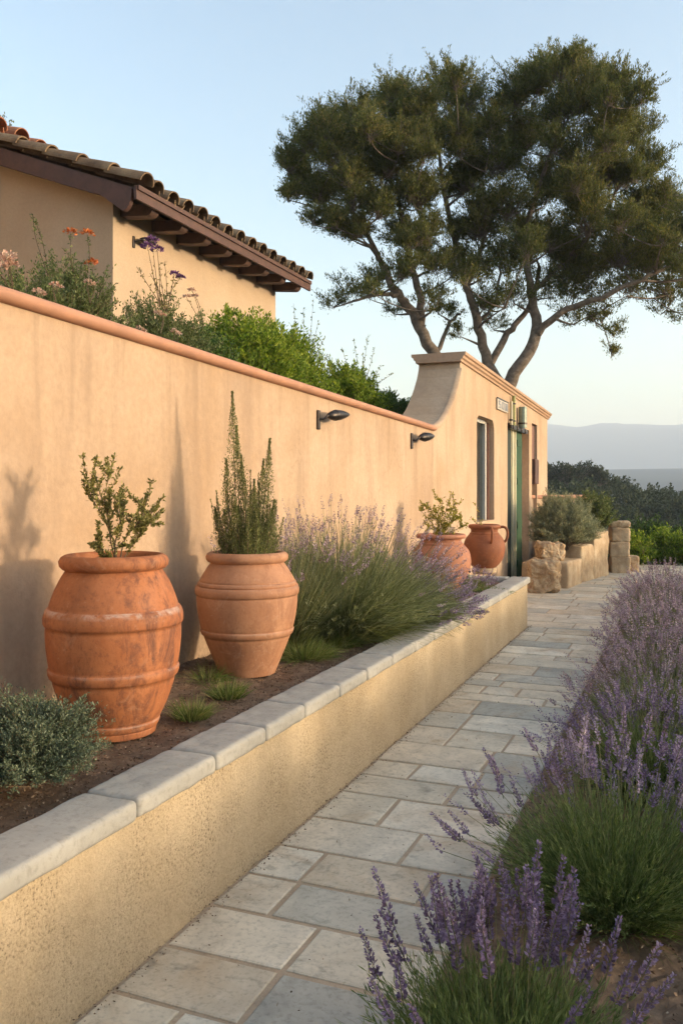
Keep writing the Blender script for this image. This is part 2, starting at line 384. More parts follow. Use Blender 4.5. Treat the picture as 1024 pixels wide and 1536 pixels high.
def spike_geo(mb, tips, dirs, L, rad, whorls, per, tlo=.1, thi=1., mat=0, fl=.011):
    """whorls of small florets along each spike"""
    n = len(tips); d = unit(dirs)
    sh = rng.normal(0, .16, n)
    for w in range(whorls):
        f = (w + .5) / whorls
        prof = rad * (.55 + .45 * math.sin(min(1, f * 1.25) * math.pi)) * (1.15 - .75 * f)
        for p in range(per):
            q = unit(np.cross(d, rdir(n)))
            P = tips + d * (L * (f + rng.uniform(-.03, .03, n)))[:, None] + q * (prof * .25)
            D = unit(q * 1.0 + d * rng.uniform(.35, 1.1, n)[:, None])
            s = fl * rng.uniform(.7, 1.3, n) * (1.1 - .45 * f)
            leaves(mb, P, D, s, s * .6, np.clip(rng.uniform(tlo, thi, n) * .8 + .1 * f + sh, 0, 1), mat)

SPIKES = []
def spike_protos(mat, key):
    out = []
    for i in range(6):
        mb = MB(); rs = rng.uniform(.8, 1.2)
        spike_geo(mb, np.zeros((1, 3)), np.array([[0, 0, 1.]]), np.array([.11]), .019 * rs, 17, 7, fl=.0125)
        tubes(mb, np.array([[0, 0, -.01], [0, 0, .05], [.0005, 0, .105]]), [.0013, .0011, .0008], 4, .3, 1)
        out.append(mb.mesh('spike_mesh', [mat, M['lav_stem']]))
    return out

def lavender(name, label, loc, r0, H, nb, ns, amax=62, leaf='lav_leaf', flower='lav_fl', ind=False, hs=1.35, sl=.10, bw=.0045, az=None, group=None, droop=.3, fol=.8, per=5, wh=11, rad=.017, cat='lavender', fl=.011, samax=None, leafy=0, lfl=.034, back=None, shj=(.78, 1.08)):
    root = empty(name, loc, label, cat, group); z = np.zeros(3)
    mb = MB(); blades(mb, z, r0, H * fol, nb, amax, bw, 0, droop)
    blades(mb, z, r0 * 1.2, H * fol * .6, nb // 2, min(85, amax * 1.25), bw, 0, droop, 0, .5)
    if leafy:
        Q = blades(None, z, r0, H * fol, leafy, amax, bw, 0, droop); q = 22; i = np.repeat(np.arange(leafy), q); t_ = rng.uniform(.15, 1, leafy * q) * 3.99; j = t_.astype(int); f = (t_ - j)[:, None]
        C = Q[i, j] * (1 - f) + Q[i, j + 1] * f; T = unit(Q[i, j + 1] - Q[i, j])
        leaves(mb, C, T + rdir(len(i)) * .55 + np.array([0, 0, .25]), lfl * rng.uniform(.6, 1.3, len(i)), lfl * .11, rng.uniform(.15, 1, len(i)))
    mb.build('foliage', M[leaf], root)
    if ns:
        sb = MB()
        P = blades(None, z, r0, H, ns, samax or amax, bw, 0, droop * .6, hj=shj, K=5, az=(None if back is None else math.pi / 2), azs=back or 1)
        tubes(sb, P, np.linspace(.0019, .0012, 5)[None, :].repeat(ns, 0), 3, rng.uniform(0, 1, ns))
        sb.build('flower_stems', M['lav_stem'], root)
        tips = P[:, -1] - unit(P[:, -1] - P[:, -2]) * .01; dirs = unit(P[:, -1] - P[:, -2] + np.array([0, 0, .04]) + rng.normal(0, .02, (ns, 3)))
        k = 0
        if ind:
            k = min(ns, 100); pr = spike_protos(M[flower], 0)
            for i in range(k):
                o = link('flower_spike', pr[i % 6], root, tips[i])
                o.rotation_mode = 'QUATERNION'; o.rotation_quaternion = Vector(dirs[i]).to_track_quat('Z', 'Y')
                s = rng.uniform(.75, 1.25) * sl / .11; o.scale = (s ** .5, s ** .5, s)
        if ns > k:
            fb = MB(); m = ns - k
            spike_geo(fb, tips[k:], dirs[k:], sl * rng.uniform(.6, 1.3, m), rad, wh, per, fl=fl)
            o = fb.build('flower_spikes', M[flower], root); o['kind'] = 'stuff'
    return root

def bush_geo(mb, base, cen, rad, ntw, nl, leaf, mat=0, tw=None, tlo=0., thi=1., spread=.06, shell=.55, sides=3, flat=0.0, ltw=.004, updir=.5, wr=.42):
    """twigs from base into an ellipsoid, with leaves round the outer part of each twig"""
    cen = np.array(cen, float); rad = np.array(rad, float); base = np.array(base, float)
    d = rdir(ntw); d[:, 2] = np.where(d[:, 2] < -.35, -d[:, 2], d[:, 2])
    rr = rng.uniform(shell, 1.0, ntw) ** .6
    lump = np.array([1 + .22 * mnoise.noise(Vector(x * 2.1 + cen)) * 2 for x in d])
    E = cen + d * rad * (rr * lump)[:, None]
    S = base + rng.normal(0, .08, (ntw, 3)) * rad
    mid = (S + E) / 2 + rng.normal(0, .07, (ntw, 3)) * rad + np.array([0, 0, .06]) * rad
    t = np.linspace(0, 1, 5)[None, :, None]
    P = (1 - t) ** 2 * S[:, None] + 2 * t * (1 - t) * mid[:, None] + t ** 2 * E[:, None]
    if tw is not None: tubes(tw[0], P, np.linspace(ltw * 1.6, ltw * .4, 5)[None].repeat(ntw, 0), sides, .5, tw[1])
    n = ntw * nl; i = np.repeat(np.arange(ntw), nl); s = rng.uniform(.35, 1.0, n) ** .75
    a, b, c = S[i], mid[i], E[i]; s_ = s[:, None]
    Q = (1 - s_) ** 2 * a + 2 * s_ * (1 - s_) * b + s_ ** 2 * c
    T = unit(2 * (1 - s_) * (b - a) + 2 * s_ * (c - b))
    Q = Q + rdir(n) * (np.minimum(np.abs(rng.normal(0, spread, n)), spread * 1.7) * (1.15 - .6 * s))[:, None]
    D = unit(T * .5 + rdir(n) * .9 + np.array([0, 0, updir]))
    tt = np.clip(rng.uniform(tlo, thi, n) * .8 + .2 * np.repeat(rng.uniform(0, 1, ntw), nl), 0, 1)
    leaves(mb, Q, D, leaf * rng.uniform(.6, 1.3, n), leaf * wr * rng.uniform(.7, 1.2, n), tt, mat)

def shrub(name, label, loc, rad, ntw, nl, leaf, mat, cat='shrub', group=None, cz=None, **kw):
    root = empty(name, loc, label, cat, group); mb, tb = MB(), MB()
    cz = rad[2] if cz is None else cz
    bush_geo(mb, (0, 0, cz * .45), (0, 0, cz), rad, ntw, nl, leaf, 0, (tb, 0), **kw)
    mb.build('foliage', M[mat], root); tb.build('stems', M['twig'], root)
    return root

# ------------------------------------------------------------------ ground, bank, far country
def sstep(a, b, x):
    t = np.clip((x - a) / (b - a), 0, 1); return t * t * (3 - 2 * t)
def gh(x, y):
    rho = math.hypot(x, y); a = math.degrees(math.atan2(x, max(y, 1e-3))) if y > 0 else (90 if x > 0 else -90)
    z = -.04 - 6 * float(sstep(19, 42, rho))
    side = float(sstep(-12, 1, a)); crest = 3.2 - 4.9 * float(sstep(-9, 0.5, a))
    if a < -12: crest = 3.2 + 4 * float(sstep(-12, -40, a))
    if a > 1: crest = -1.7 - 6 * float(sstep(1, 20, a))
    w = float(sstep(45, 125, rho) * (1 - sstep(135, 330, rho)))
    z += (crest + 6) * w - 16 * float(sstep(160, 420, rho))
    n1 = mnoise.fractal(Vector((x, y, 0)) * .004, 1, 2, 4)
    if rho > 45: z += n1 * 1.2 * min(1, (rho - 45) / 80)
    if rho > 420:
        t = min(1, (rho - 420) / 900); z += (22 + 33) * (t ** 1.05)
        z += n1 * 4 * min(1, (rho - 420) / 300) * (1 - .9 * t)
    if rho > 1400: z -= 70 * float(sstep(1400, 2000, rho))
    if rho > 2300:
        rid = 208 + 5 * math.sin(a * .30 - 1.2) + 3 * math.sin(a * 1.3) + 8 * mnoise.fractal(Vector((a * .35, 3.1, 0)), 1, 2, 5)
        z += (rid + 59) * float(sstep(2300, 3000, rho))
    return z
rad_s = np.concatenate([[0.0], np.geomspace(3, 3300, 96)]); angs = np.radians(np.concatenate([np.arange(-180, -30, 6), np.arange(-30, 30, .5), np.arange(30, 181, 6)]))
gv = [(r * math.sin(a), r * math.cos(a), gh(r * math.sin(a), r * math.cos(a))) for r in rad_s for a in angs]
na = len(angs); mb = MB()
mb.add(gv, [[i * na + j, i * na + j + 1, (i + 1) * na + j + 1, (i + 1) * na + j] for i in range(len(rad_s) - 1) for j in range(na - 1)])
tag(mb.build('ground', M['ground'], smooth=True), kind='structure')

def soil_sheet(name, x0, x1, y0, y1, zf, step, amp, chips, cs=.012):
    mb = MB(); xs = np.arange(x0, x1 + 1e-6, step); ys = np.arange(y0, y1 + 1e-6, step)
    V = [(x, y, zf(x, y) + amp * mnoise.fractal(Vector((x, y, 0)) * 9, .8, 2.1, 4)) for x in xs for y in ys]
    k = len(ys); nx = len(xs)
    mb.add(V, [[i * k + j, (i + 1) * k + j, (i + 1) * k + j + 1, i * k + j + 1] for i in range(nx - 1) for j in range(k - 1)], 0)
    P = np.stack([rng.uniform(x0, x1, chips), y0 + (y1 - y0) * rng.uniform(0, 1, chips) ** 1.5, np.zeros(chips)], 1)
    P[:, 2] = [zf(p[0], p[1]) + amp * mnoise.fractal(Vector((p[0], p[1], 0)) * 9, .8, 2.1, 4) + .002 for p in P]
    D = rdir(chips); D[:, 2] = np.abs(D[:, 2]) * .35
    leaves(mb, P, D, cs * rng.uniform(.5, 1.8, chips), cs * .55 * rng.uniform(.5, 1.4, chips), rng.uniform(0, 1, chips) ** 1.6, 1)
    return tag(mb.build(name, [M['soil'], M['chip']], smooth=False), kind='structure')
XF, XI = -1.70, -1.885         # planter wall face and inner edge of its coping
YE = 9.95
soilz = lambda x, y: .525 + .03 * float(sstep(-2.1, -2.8, x))
soil_sheet('planting_soil', -2.795, -1.80, .3, YE - .12, soilz, .035, .012, 34000, .010)
soil_sheet('lavender_bed_soil', -.74, 1.6, .2, 14, lambda x, y: .012 + .025 * float(sstep(-.74, -.5, x)), .04, .02, 42000, .014)

# raised bank behind the garden wall
mb = MB(); bx = np.linspace(-3.26, -40, 40); by = np.linspace(-4, 22, 60)
V = [(x, y, 2.22 + .25 * float(sstep(-4.2, -7, x)) + .05 * mnoise.noise(Vector((x, y, 0)))) for x in bx for y in by]
mb.add(V, [[i * 60 + j + 1, i * 60 + j, (i + 1) * 60 + j, (i + 1) * 60 + j + 1][::-1] for i in range(39) for j in range(59)])
mb.add([(-3.26, -4, -1), (-3.26, 22, -1), (-3.26, 22, 2.25), (-3.26, -4, 2.25)], [[0, 1, 2, 3]])
mb.add([(-3.26, 22, -3), (-40, 22, -3), (-40, 22, 2.55), (-3.26, 22, 2.25)], [[0, 1, 2, 3]])
tag(mb.build('bank', M['earth']), kind='structure')

# ------------------------------------------------------------------ path
mb = MB()
mb.add([(-1.72, -1, -.004), (-.735, -1, -.004), (-.735, 10.0, -.004), (-1.72, 10.0, -.004)], [[0, 1, 2, 3]], 1)
mb.add([(-2.82, 10.0, -.004), (.5, 10.0, -.004), (.5, 19.2, -.004), (-2.82, 19.2, -.004)], [[0, 1, 2, 3]], 1)
rows = [(1.30, 1.62, [-1.33]), (1.62, 1.93, [-1.12]), (1.93, 2.22, [-1.42, -1.0]), (2.22, 2.52, [-1.235]), (2.52, 2.83, [-1.235]), (2.83, 3.12, [-1.45]), (3.12, 3.42, [-1.46, -.95]),
        (3.42, 3.78, [-1.13]), (3.78, 4.16, [-1.36]), (4.16, 4.45, [-1.13]), (4.45, 4.72, [-1.42, -1.05])]
y = 4.72
while y < 10.0:
    h = random.choice([.22, .28, .34, .4]); h = min(h, 10.0 - y) if 10.0 - y > .3 else 10.0 - y
    js = sorted(random.uniform(-1.5, -.95) for _ in range(random.choice([1, 1, 2])))
    if len(js) == 2 and js[1] - js[0] < .25: js = js[:1]
    rows.append((y, y + h, js)); y += h
TONE = [.5, .95, .6, .3, .62, .95, .2, .78, .1, .9, .55, .85, .35, 1.0, .7, .05, .88, .45]
k = 0; G = .0115
for y0, y1, js in rows:
    xs = [-1.695] + js + [-.742]
    for a, b in zip(xs[:-1], xs[1:]):
        chamfer_box(mb, (a + G, y0 + G, -.03), (b - G, y1 - G, .004 + random.uniform(-.0025, .0025)), .006, 0, TONE[k % len(TONE)] + random.uniform(-.04, .04), .004)
        k += 1
y = 10.0
while y < 19.2:
    h = random.choice([.25, .32, .4]); x = -2.8
    while x < .45:
        w = random.uniform(.4, .95); x1 = .48 if x + w > .2 else x + w
        chamfer_box(mb, (x + G, y + G, -.03), (x1 - G, min(19.2, y + h) - G, .004 + random.uniform(-.003, .003)), .006, 0, random.uniform(.25, 1), .004); x = x1
    y += h
gn = 1500; gy = rng.uniform(1.0, 10.0, gn); gx = -1.70 + np.abs(rng.normal(0, .035, gn)); k2 = 500
gx = np.concatenate([gx, -.742 - np.abs(rng.normal(0, .06, k2)), rng.uniform(-1.68, -.76, 260)]); gy = np.concatenate([gy, rng.uniform(1, 9, k2), rng.uniform(1, 9, 260)]); gn = len(gx)
leaves(mb, np.stack([gx, gy, np.full(gn, .007)], 1), rdir(gn) * np.array([1, 1, .25]), .009 * rng.uniform(.4, 1.6, gn), .006 * rng.uniform(.5, 1.5, gn), rng.uniform(0, 1, gn), 2)
tag(mb.build('path', [M['paver'], M['mortar'], M['chip']]), kind='structure')

# ------------------------------------------------------------------ planter
pl = empty('planter', (XF, 5, 0), 'long raised planter with roughcast wall and pale stone coping beside the path', 'planter')
P0 = np.array([XF, 5, 0.])
mb = MB()
sweep_y(mb, [(-1.87, -.05), (XF, -.05), (XF, .508), (-1.87, .508)], np.linspace(-1.0, YE, 60))
box(mb, (-2.799, YE - .17, -.05), (-1.871, YE - .001, .508))
mb.build('wall', M['roughcast'], pl, origin=P0)
us = [209, 326, 401, 459, 511, 552, 590, 624, 652, 676, 698, 716, 733, 748, 762]
ys = [-.9, -.3, .35, .95]
for u_ in us: ys.append((F * 1.665 / (CC * (VX - u_)) - 1.665 * SS) / CC)
ys = [v_ for i, v_ in enumerate(ys) if i < 4 or v_ > 1.4]
ys = [v_ for v_ in ys if v_ < YE - .3] + [YE + .02]
for i, (a, b) in enumerate(zip(ys[:-1], ys[1:])):
    mb = MB(); w = .225
    rounded_box(mb, (w, b - a - .006, .072), .02, 26, .0035, 9, seed=i, tint=.5)
    o = mb.build('coping_stone', M['coping'], pl, True, loc=np.array([XF + .035 - w / 2, (a + b) / 2, .509]) - P0)
    o.rotation_euler = (random.uniform(-.004, .004), random.uniform(-.006, .006), random.uniform(-.004, .004))
for i, (a, b) in enumerate([(-2.77, -2.32), (-2.315, -1.90)]):
    mb = MB(); rounded_box(mb, (b - a, .2, .072), .02, 20, .0035, 9, seed=30 + i)
    mb.build('coping_stone', M['coping'], pl, True, loc=np.array([(a + b) / 2, YE - .08, .509]) - P0)

# ------------------------------------------------------------------ garden wall
XW = -2.8; XB = -3.25
ztop = lambda y: 2.50 - .0175 * (y - 3)
gw = empty('garden_wall', (XW, 4, 0), 'long apricot stucco garden wall with rounded terracotta cap', 'wall')
mb = MB(); yy = list(np.linspace(-2, 9.83, 50))
sweep_y(mb, [(XB, -.1), (XW, -.1), (XW, -.085), (XB, -.085)], yy, ztop)
mb = MB()
n = len(yy)
V = [(XW, y, 0) for y in yy] + [(XW, y, ztop(y) - .0715) for y in yy] + [(XB, y, 0) for y in yy] + [(XB, y, ztop(y) - .0715) for y in yy]
Fc = []
for i in range(n - 1): Fc += [[i, i + 1, n + i + 1, n + i], [2 * n + i + 1, 2 * n + i, 3 * n + i, 3 * n + i + 1], [n + i, n + i + 1, 3 * n + i + 1, 3 * n + i]]
mb.add(V, Fc)
mb.add([V[0], V[2 * n], V[3 * n], V[n]], [[0, 3, 2, 1]])
mb.build('wall', M['wall'], gw, origin=(XW, 4, 0))
mb = MB(); th = np.linspace(-90, 90, 9)
prof = [(XW + .008 + .04 * math.cos(R(t)), -.036 + .035 * math.sin(R(t))) for t in th]
prof += [(XB - .008 - .04 * math.cos(R(t)), -.036 + .035 * math.sin(R(t))) for t in th[::-1]]
sweep_y(mb, prof, yy, lambda y: ztop(y) + .002 * mnoise.noise(Vector((0, y * 3, 0))))
mb.build('cap', M['cap'], gw, True, origin=(XW, 4, 0))

# ------------------------------------------------------------------ screen wall with door and window
sw = empty('gate_wall', (XW, 15, 0), 'tall apricot wall with curved shoulder, cornice, narrow window and green door', 'wall')
S0 = np.array([XW, 15, 0.])
fl_pts = [(9.83, 2.375), (10.0, 2.40), (10.2, 2.46), (10.4, 2.56), (10.6, 2.68), (10.78, 2.82), (10.94, 2.98), (11.06, 3.12), (11.13, 3.24), (11.16, 3.33)]
ct = lambda y: 3.33 - .17 * (y - 11.16) / (18.95 - 11.16)
def column_box(mb, xa, xb, y0, y1, z0, z1a, z1b=None):
    z1b = z1a if z1b is None else z1b
    V = [(xb, y0, z0), (xa, y0, z0), (xa, y1, z0), (xb, y1, z0), (xb, y0, z1a), (xa, y0, z1a), (xa, y1, z1b), (xb, y1, z1b)]
    mb.add(V, [[3, 2, 1, 0], [4, 5, 6, 7], [0, 1, 5, 4], [1, 2, 6, 5], [2, 3, 7, 6], [3, 0, 4, 7]])
XD = XW - .2; XE = -3.38
mb = MB()
for (a, za), (b, zb) in zip(fl_pts[:-1], fl_pts[1:]): column_box(mb, XW, XE, a, b, 0, za, zb)
WIN = (12.13, 13.34, 1.13, 2.70); DOOR = (14.43, 16.60, 2.76); SLOT = (16.92, 17.55, 2.93)
for a, b in [(11.16, WIN[0]), (WIN[1], DOOR[0]), (DOOR[1], SLOT[0]), (SLOT[1], 18.95)]: column_box(mb, XW, XD, a, b, 0, ct(a), ct(b))
column_box(mb, XW, XD, WIN[0], WIN[1], 0, WIN[2]); column_box(mb, XW, XD, WIN[0], WIN[1], WIN[3], ct(WIN[0]), ct(WIN[1]))
column_box(mb, XW, XD, DOOR[0], DOOR[1], DOOR[2], ct(DOOR[0]), ct(DOOR[1]))
column_box(mb, XW, XD, SLOT[0], SLOT[1], SLOT[2], ct(SLOT[0]), ct(SLOT[1]))
column_box(mb, XD - .001, XE, 11.16, 18.95, 0, ct(11.16), ct(18.95))
# rounded upper corner of the window opening
for yc, sg in ((WIN[0], 1), (WIN[1], -1)):
    pts = [(yc - .002 * sg, WIN[3] + .001)] + [(yc + sg * (.16 - .16 * math.sin(t)), WIN[3] - (.16 - .16 * math.cos(t))) for t in np.linspace(0, math.pi / 2, 7)]
    k = len(pts); V = [(XW - .002, y, z) for y, z in pts] + [(XD, y, z) for y, z in pts]
    mb.add(V, [[i, (i + 1) % k, k + (i + 1) % k, k + i] for i in range(k)]); mb.add(V[:k], [list(range(k))])
mb.build('wall', M['wall_gate'], sw, origin=S0)
mb = MB()
pc = [(XW + .025, 0), (XW + .03, .03), (XW + .055, .045), (XW + .06, .075), (XW + .085, .085), (XW + .09, .125), (XE - .09, .125), (XE - .085, .085), (XE - .06, .075), (XE - .055, .045), (XE - .03, .03), (XE - .025, 0)]
sweep_y(mb, pc, np.linspace(11.08, 19.03, 30), ct)
mb.build('cornice', M['cornice'], sw, origin=S0)
# curved rim along the shoulder
mb = MB()
prev = None; V = []
for i, (y, z) in enumerate(fl_pts[:-1]):
    for dx, dz in ((.02, -.05), (.028, -.02), (.02, .006), (-.05, .008)): V.append((XW + dx, y - (.0 if i else 0), z + dz))
k = len(fl_pts) - 1
mb.add(V, [[i * 4 + j, (i + 1) * 4 + j, (i + 1) * 4 + j + 1, i * 4 + j + 1] for i in range(k - 1) for j in range(3)])
mb.add([V[0], V[1], V[2], V[3]], [[0, 1, 2, 3]])
mb.build('shoulder_rim', M['wall_gate'], sw, True, origin=S0)
# window
wn = MB(); box(wn, (XD + .03, WIN[0] + .005, WIN[2] + .001), (XD + .045, WIN[1] - .16, WIN[3] - .06))
w0 = wn.build('window', M['glass'], sw, origin=S0)
mb = MB()
box(mb, (XD + .0, WIN[1] - .16, WIN[2]), (XD + .09, WIN[1] - .06, WIN[3] - .02))
box(mb, (XD + .0, WIN[0] + .005, WIN[3] - .06), (XD + .085, WIN[1] - .161, WIN[3] - .004))
mb.build('frame', M['white'], w0, origin=S0)
mb = MB(); box(mb, (XD + .001, WIN[1] - .059, WIN[2]), (XD + .12, WIN[1] - .003, WIN[3] - .003))
mb.build('surround', M['board'], w0, origin=S0)
# door: two green leaves and a cream post
dr = MB(); box(dr, (XD + .12, 14.435, .01), (XD + .165, 14.94, DOOR[2] - .04)); d0 = dr.build('door', M['green_dk'], sw, origin=S0)
mb = MB(); box(mb, (XD + .12, 14.945, .01), (XD + .16, 15.44, DOOR[2] - .04))
for kx in (.05, .33): box(mb, (XD + .16, 14.945 + kx, .01), (XD + .178, 14.945 + kx + .10, DOOR[2] - .04))
mb.build('post', M['cream'], d0, origin=S0)
mb = MB(); box(mb, (XD + .12, 15.445, .01), (XD + .168, 15.98, DOOR[2] - .03))
for zz in (.2, .9, 1.7, 2.4): box(mb, (XD + .168, 15.48, zz), (XD + .18, 15.94, zz + .12))
mb.build('door', M['green'], sw, origin=S0)
mb = MB()
box(mb, (XW - .01, DOOR[0] + .1, DOOR[2] - .10), (XW + .05, DOOR[0] + 1.7, DOOR[2] - .02))
for q in range(4): rounded_box(mb, (.05, .07, .07), .02, 3, 0, M=Matrix.Translation((XW + .045, DOOR[0] + .25 + q * .4, DOOR[2] - .10)))
mb.build('iron_rail', M['bronze'], sw, origin=S0)

# pipes over the door
def pipe(name, label, y, z0, z1, r, mat, clips):
    root = empty(name, (XW, y, z0), label, 'pipe', 'pipes above the green door'); mb = MB()
    tubes(mb, np.array([[r + .02, 0, 0], [r + .02, 0, (z1 - z0) * .5], [r + .02, 0, z1 - z0]]), [r, r, r], 14, caps=True)
    mb.build('tube', M[mat], root, True)
    for zz in clips:
        mb = MB(); lathe(mb, [(r, -.015), (r + .008, -.015), (r + .008, .015), (r, .015)], 14); mb.build('clip', M['bronze'], root, loc=(r + .02, 0, zz - z0))
pipe('drainpipe', 'thin olive pipe running up the wall from the green door to the cornice', 14.72, 2.72, 3.24, .032, 'olive', [2.8, 3.1])
pipe('drainpipe', 'pale cream pipe left of the olive pipe above the green door', 14.50, 2.72, 3.12, .03, 'cream', [2.8])
pipe('drainpipe', 'thick grey green pipe stub above the green door, right of the olive pipe', 15.35, 2.72, 3.10, .075, 'zinc', [2.8])

# narrow timber board hanging in the slot
bd = empty('timber_board', (XW, 17.2, 1.7), 'narrow red brown timber board hung in the wall slot right of the green door', 'board')
mb = MB(); rounded_box(mb, (.1, .5, 1.2), .01, 6, .002, 4); mb.build('plank', M['board'], bd, loc=(-.09, 0, 0))
mb = MB(); rounded_box(mb, (.1, .42, .5), .01, 6, .002, 4, seed=4); mb.build('batten', M['wood'], bd, loc=(.0, .05, .02))
# wire
mb = MB(); tubes(mb, np.array([[XW + .008, 17.5 + t * 1.3, 2.78 - .06 * math.sin(t * 3.1) - .02 * t] for t in np.linspace(0, 1, 9)]), np.full(9, .007), 5)
tag(mb.build('cable', M['bronze'], origin=(XW, 17.5, 2.78)), 'thin dark cable strung along the wall near its far corner', 'cable')

# house number plaque
c = at_x(751, 609, XW)
sg = empty('wall_sign', (XW, c[1], c[2]), 'small white plaque beside the top of the pipes over the door', 'sign')
mb = MB(); rounded_box(mb, (.03, .85, .17), .008, 8); mb.build('plate', M['plaque'], sg, True, loc=(.018, 0, -.085))
mb = MB(); box(mb, (0, -.44, 0), (.02, .44, .015)); mb.build('hood', M['bronze'], sg, loc=(.02, 0, .087))
mb = MB()   # three worn characters
X_ = .036
def stroke(y0, z0, y1, z1): box(mb, (X_, min(y0, y1) - .018, min(z0, z1) - .01), (X_ + .003, max(y0, y1) + .018, max(z0, z1) + .01))
for k, off in enumerate((-.26, .0, .26)):
    if k == 0: segs = [(-.06, .05, .06, .05), (-.06, .05, -.06, 0), (-.06, 0, .06, 0), (.06, 0, .06, -.05), (-.06, -.05, .06, -.05)]
    elif k == 1: segs = [(-.06, .05, .06, .05), (-.06, -.05, .06, -.05), (-.06, -.05, -.06, .05), (.06, -.05, .06, .05)]
    else: segs = [(0, -.05, 0, .05), (-.07, -.05, -.07, .05), (.07, -.05, .07, .05)]
    for a in segs: stroke(a[0] + off, a[1], a[2] + off, a[3])
    mb.build('character', M['ink'], sg); mb = MB()

# wall lamps
def wall_lamp(u, v, X, s, label, group='bronze wall lamps'):
    c = at_x(u, v, X)
    root = empty('wall_lamp', (X, c[1], c[2]), label, 'wall lamp', group)
    mb = MB(); rounded_box(mb, (.02 * s, .045 * s, .16 * s), .007 * s, 5); mb.build('backplate', M['bronze'], root, True, loc=(.01, 0, -.09 * s))
    mb = MB(); tubes(mb, np.array([[.01, 0, 0], [.05, .01, -.005], [.075, .03, .02], [.08, .05, .03]]) * s, np.full(4, .009 * s), 8, caps=True); mb.build('arm', M['bronze'], root, True)
    mb = MB(); pr = [(0.001, 0), (.022, .008), (.035, .035), (.041, .075), (.038, .12), (.026, .165), (.012, .20), (.001, .215)]
    lathe(mb, [(a * s, b * s) for a, b in pr], 20)
    o = mb.build('shade', M['bronze'], root, True, loc=(.08 * s, .04 * s, .025 * s)); o.rotation_euler = (R(-84), 0, R(-12)); o.scale = (1.1, 1.1, 1.5)
    mb = MB(); lathe(mb, [(.0405 * s, 0), (.043 * s, .004), (.043 * s, .01), (.040 * s, .014)], 20)
    q = mb.build('ring', M['bronze'], o, True, loc=(0, 0, .06 * s))
    return root
wall_lamp(476, 628, XW, 1.0, 'bronze wall lamp with spindle shade on the garden wall, nearer one')
wall_lamp(616, 660, XW, 1.1, 'bronze wall lamp with spindle shade by the curved wall shoulder')

# ------------------------------------------------------------------ pots
def smooth_prof(pts, n=6):
    P = np.array(pts, float); out = []
    for i in range(len(P) - 1):
        p0, p1, p2, p3 = P[max(0, i - 1)], P[i], P[i + 1], P[min(len(P) - 1, i + 2)]
        for t in np.linspace(0, 1, n, endpoint=False):
            out.append(.5 * ((2 * p1) + (-p0 + p2) * t + (2 * p0 - 5 * p1 + 4 * p2 - p3) * t ** 2 + (-p0 + 3 * p1 - 3 * p2 + p3) * t ** 3))
    out.append(P[-1]); return out
def ring_pts(zc, r, rb, h):
    """a raised band of height h round the body"""
    return [(zc + h * math.sin(R(t)) * .5, r + rb * math.cos(R(t))) for t in (-90, -60, -20, 20, 60, 90)]
def pot(name, label, loc, body, bands, rim, mat, sz=.06, group='terracotta pots in the raised planter', scale=1.0, wob=.004):
    """body [(r,z)] outline from the foot to the neck; bands [(z,height,bulge)]; rim (r_out, z0, z1, r_in)"""
    root = empty(name, loc, label, 'pot', group)
    sm = smooth_prof(body, 8); zz = np.array([p[1] for p in sm]); rr = np.array([p[0] for p in sm])
    pts = [(float(r), float(z), .3) for r, z in zip(rr, zz)]
    for zc, h, b in bands:
        r0 = float(np.interp(zc, zz, rr)); pts = [p for p in pts if abs(p[1] - zc) > h * .62]
        for t in (-100, -80, -45, 0, 45, 80, 100):
            z_ = zc + h * .5 * math.sin(R(t)) if abs(t) <= 90 else zc + math.copysign(h * .53, t)
            rloc = float(np.interp(z_, zz, rr)); pts.append((max(rloc, r0 - .01) * 0 + rloc + (b * max(0, math.cos(R(t))) ** .6 if abs(t) <= 90 else -.003), z_ + .0003 * t / 100, .3 if t < 20 else ((.82 if h > .065 else .6) if t < 90 else .5)))
    pts.sort(key=lambda p: p[1])
    ro, z0, z1, ri = rim; hh = z1 - z0
    pts = [p for p in pts if p[1] < z0]
    for t in (-90, -60, -25, 10, 45, 75, 90):
        pts.append((ro - hh * .5 + hh * .5 * math.cos(R(t)), (z0 + z1) / 2 + hh * .5 * math.sin(R(t)), .3))
    pts += [(ri + .01, z1 - .002, .3), (ri, z1 - .012, .3), (ri - .004, z0, .3), (ri * .97, z0 - .06, .3)]
    mb = MB(); k = len(pts); seg = 72; th_ = np.arange(seg) / seg * 2 * np.pi
    w = 1 + wob * (np.sin(th_ * 2 + 1) + .6 * np.sin(th_ * 3 + 2.2))
    V = np.array([[(p[0] * w[j] * math.cos(th_[j]), p[0] * w[j] * math.sin(th_[j]), p[1]) for j in range(seg)] for p in pts]).reshape(-1, 3)
    T = np.repeat([p[2] for p in pts], seg)
    mb.add(V, [[i * seg + j, i * seg + (j + 1) % seg, (i + 1) * seg + (j + 1) % seg, (i + 1) * seg + j] for i in range(k - 1) for j in range(seg)], 0, T)
    mb.add(V[:seg], [list(range(seg))[::-1]])
    mb.build('body', M[mat], root, True)
    mb = MB(); nn = 14; zs = z1 - sz
    V = [(0, 0, zs + .012)] + [(ri * f * 1.0 * math.cos(t), ri * f * math.sin(t), zs + (1 - f) * .012 + .004 * random.random()) for f in (.35, .7, 1.0) for t in np.arange(nn) / nn * 2 * math.pi]
    Fq = [[1 + i * nn + j, 1 + i * nn + (j + 1) % nn, 1 + (i + 1) * nn + (j + 1) % nn, 1 + (i + 1) * nn + j] for i in range(2) for j in range(nn)]
    mb.add(V, Fq); mb.add(V[:nn + 1], [[0, 1 + j, 1 + (j + 1) % nn] for j in range(nn)])
    mb.build('pot_soil', M['soil'], root)
    return root
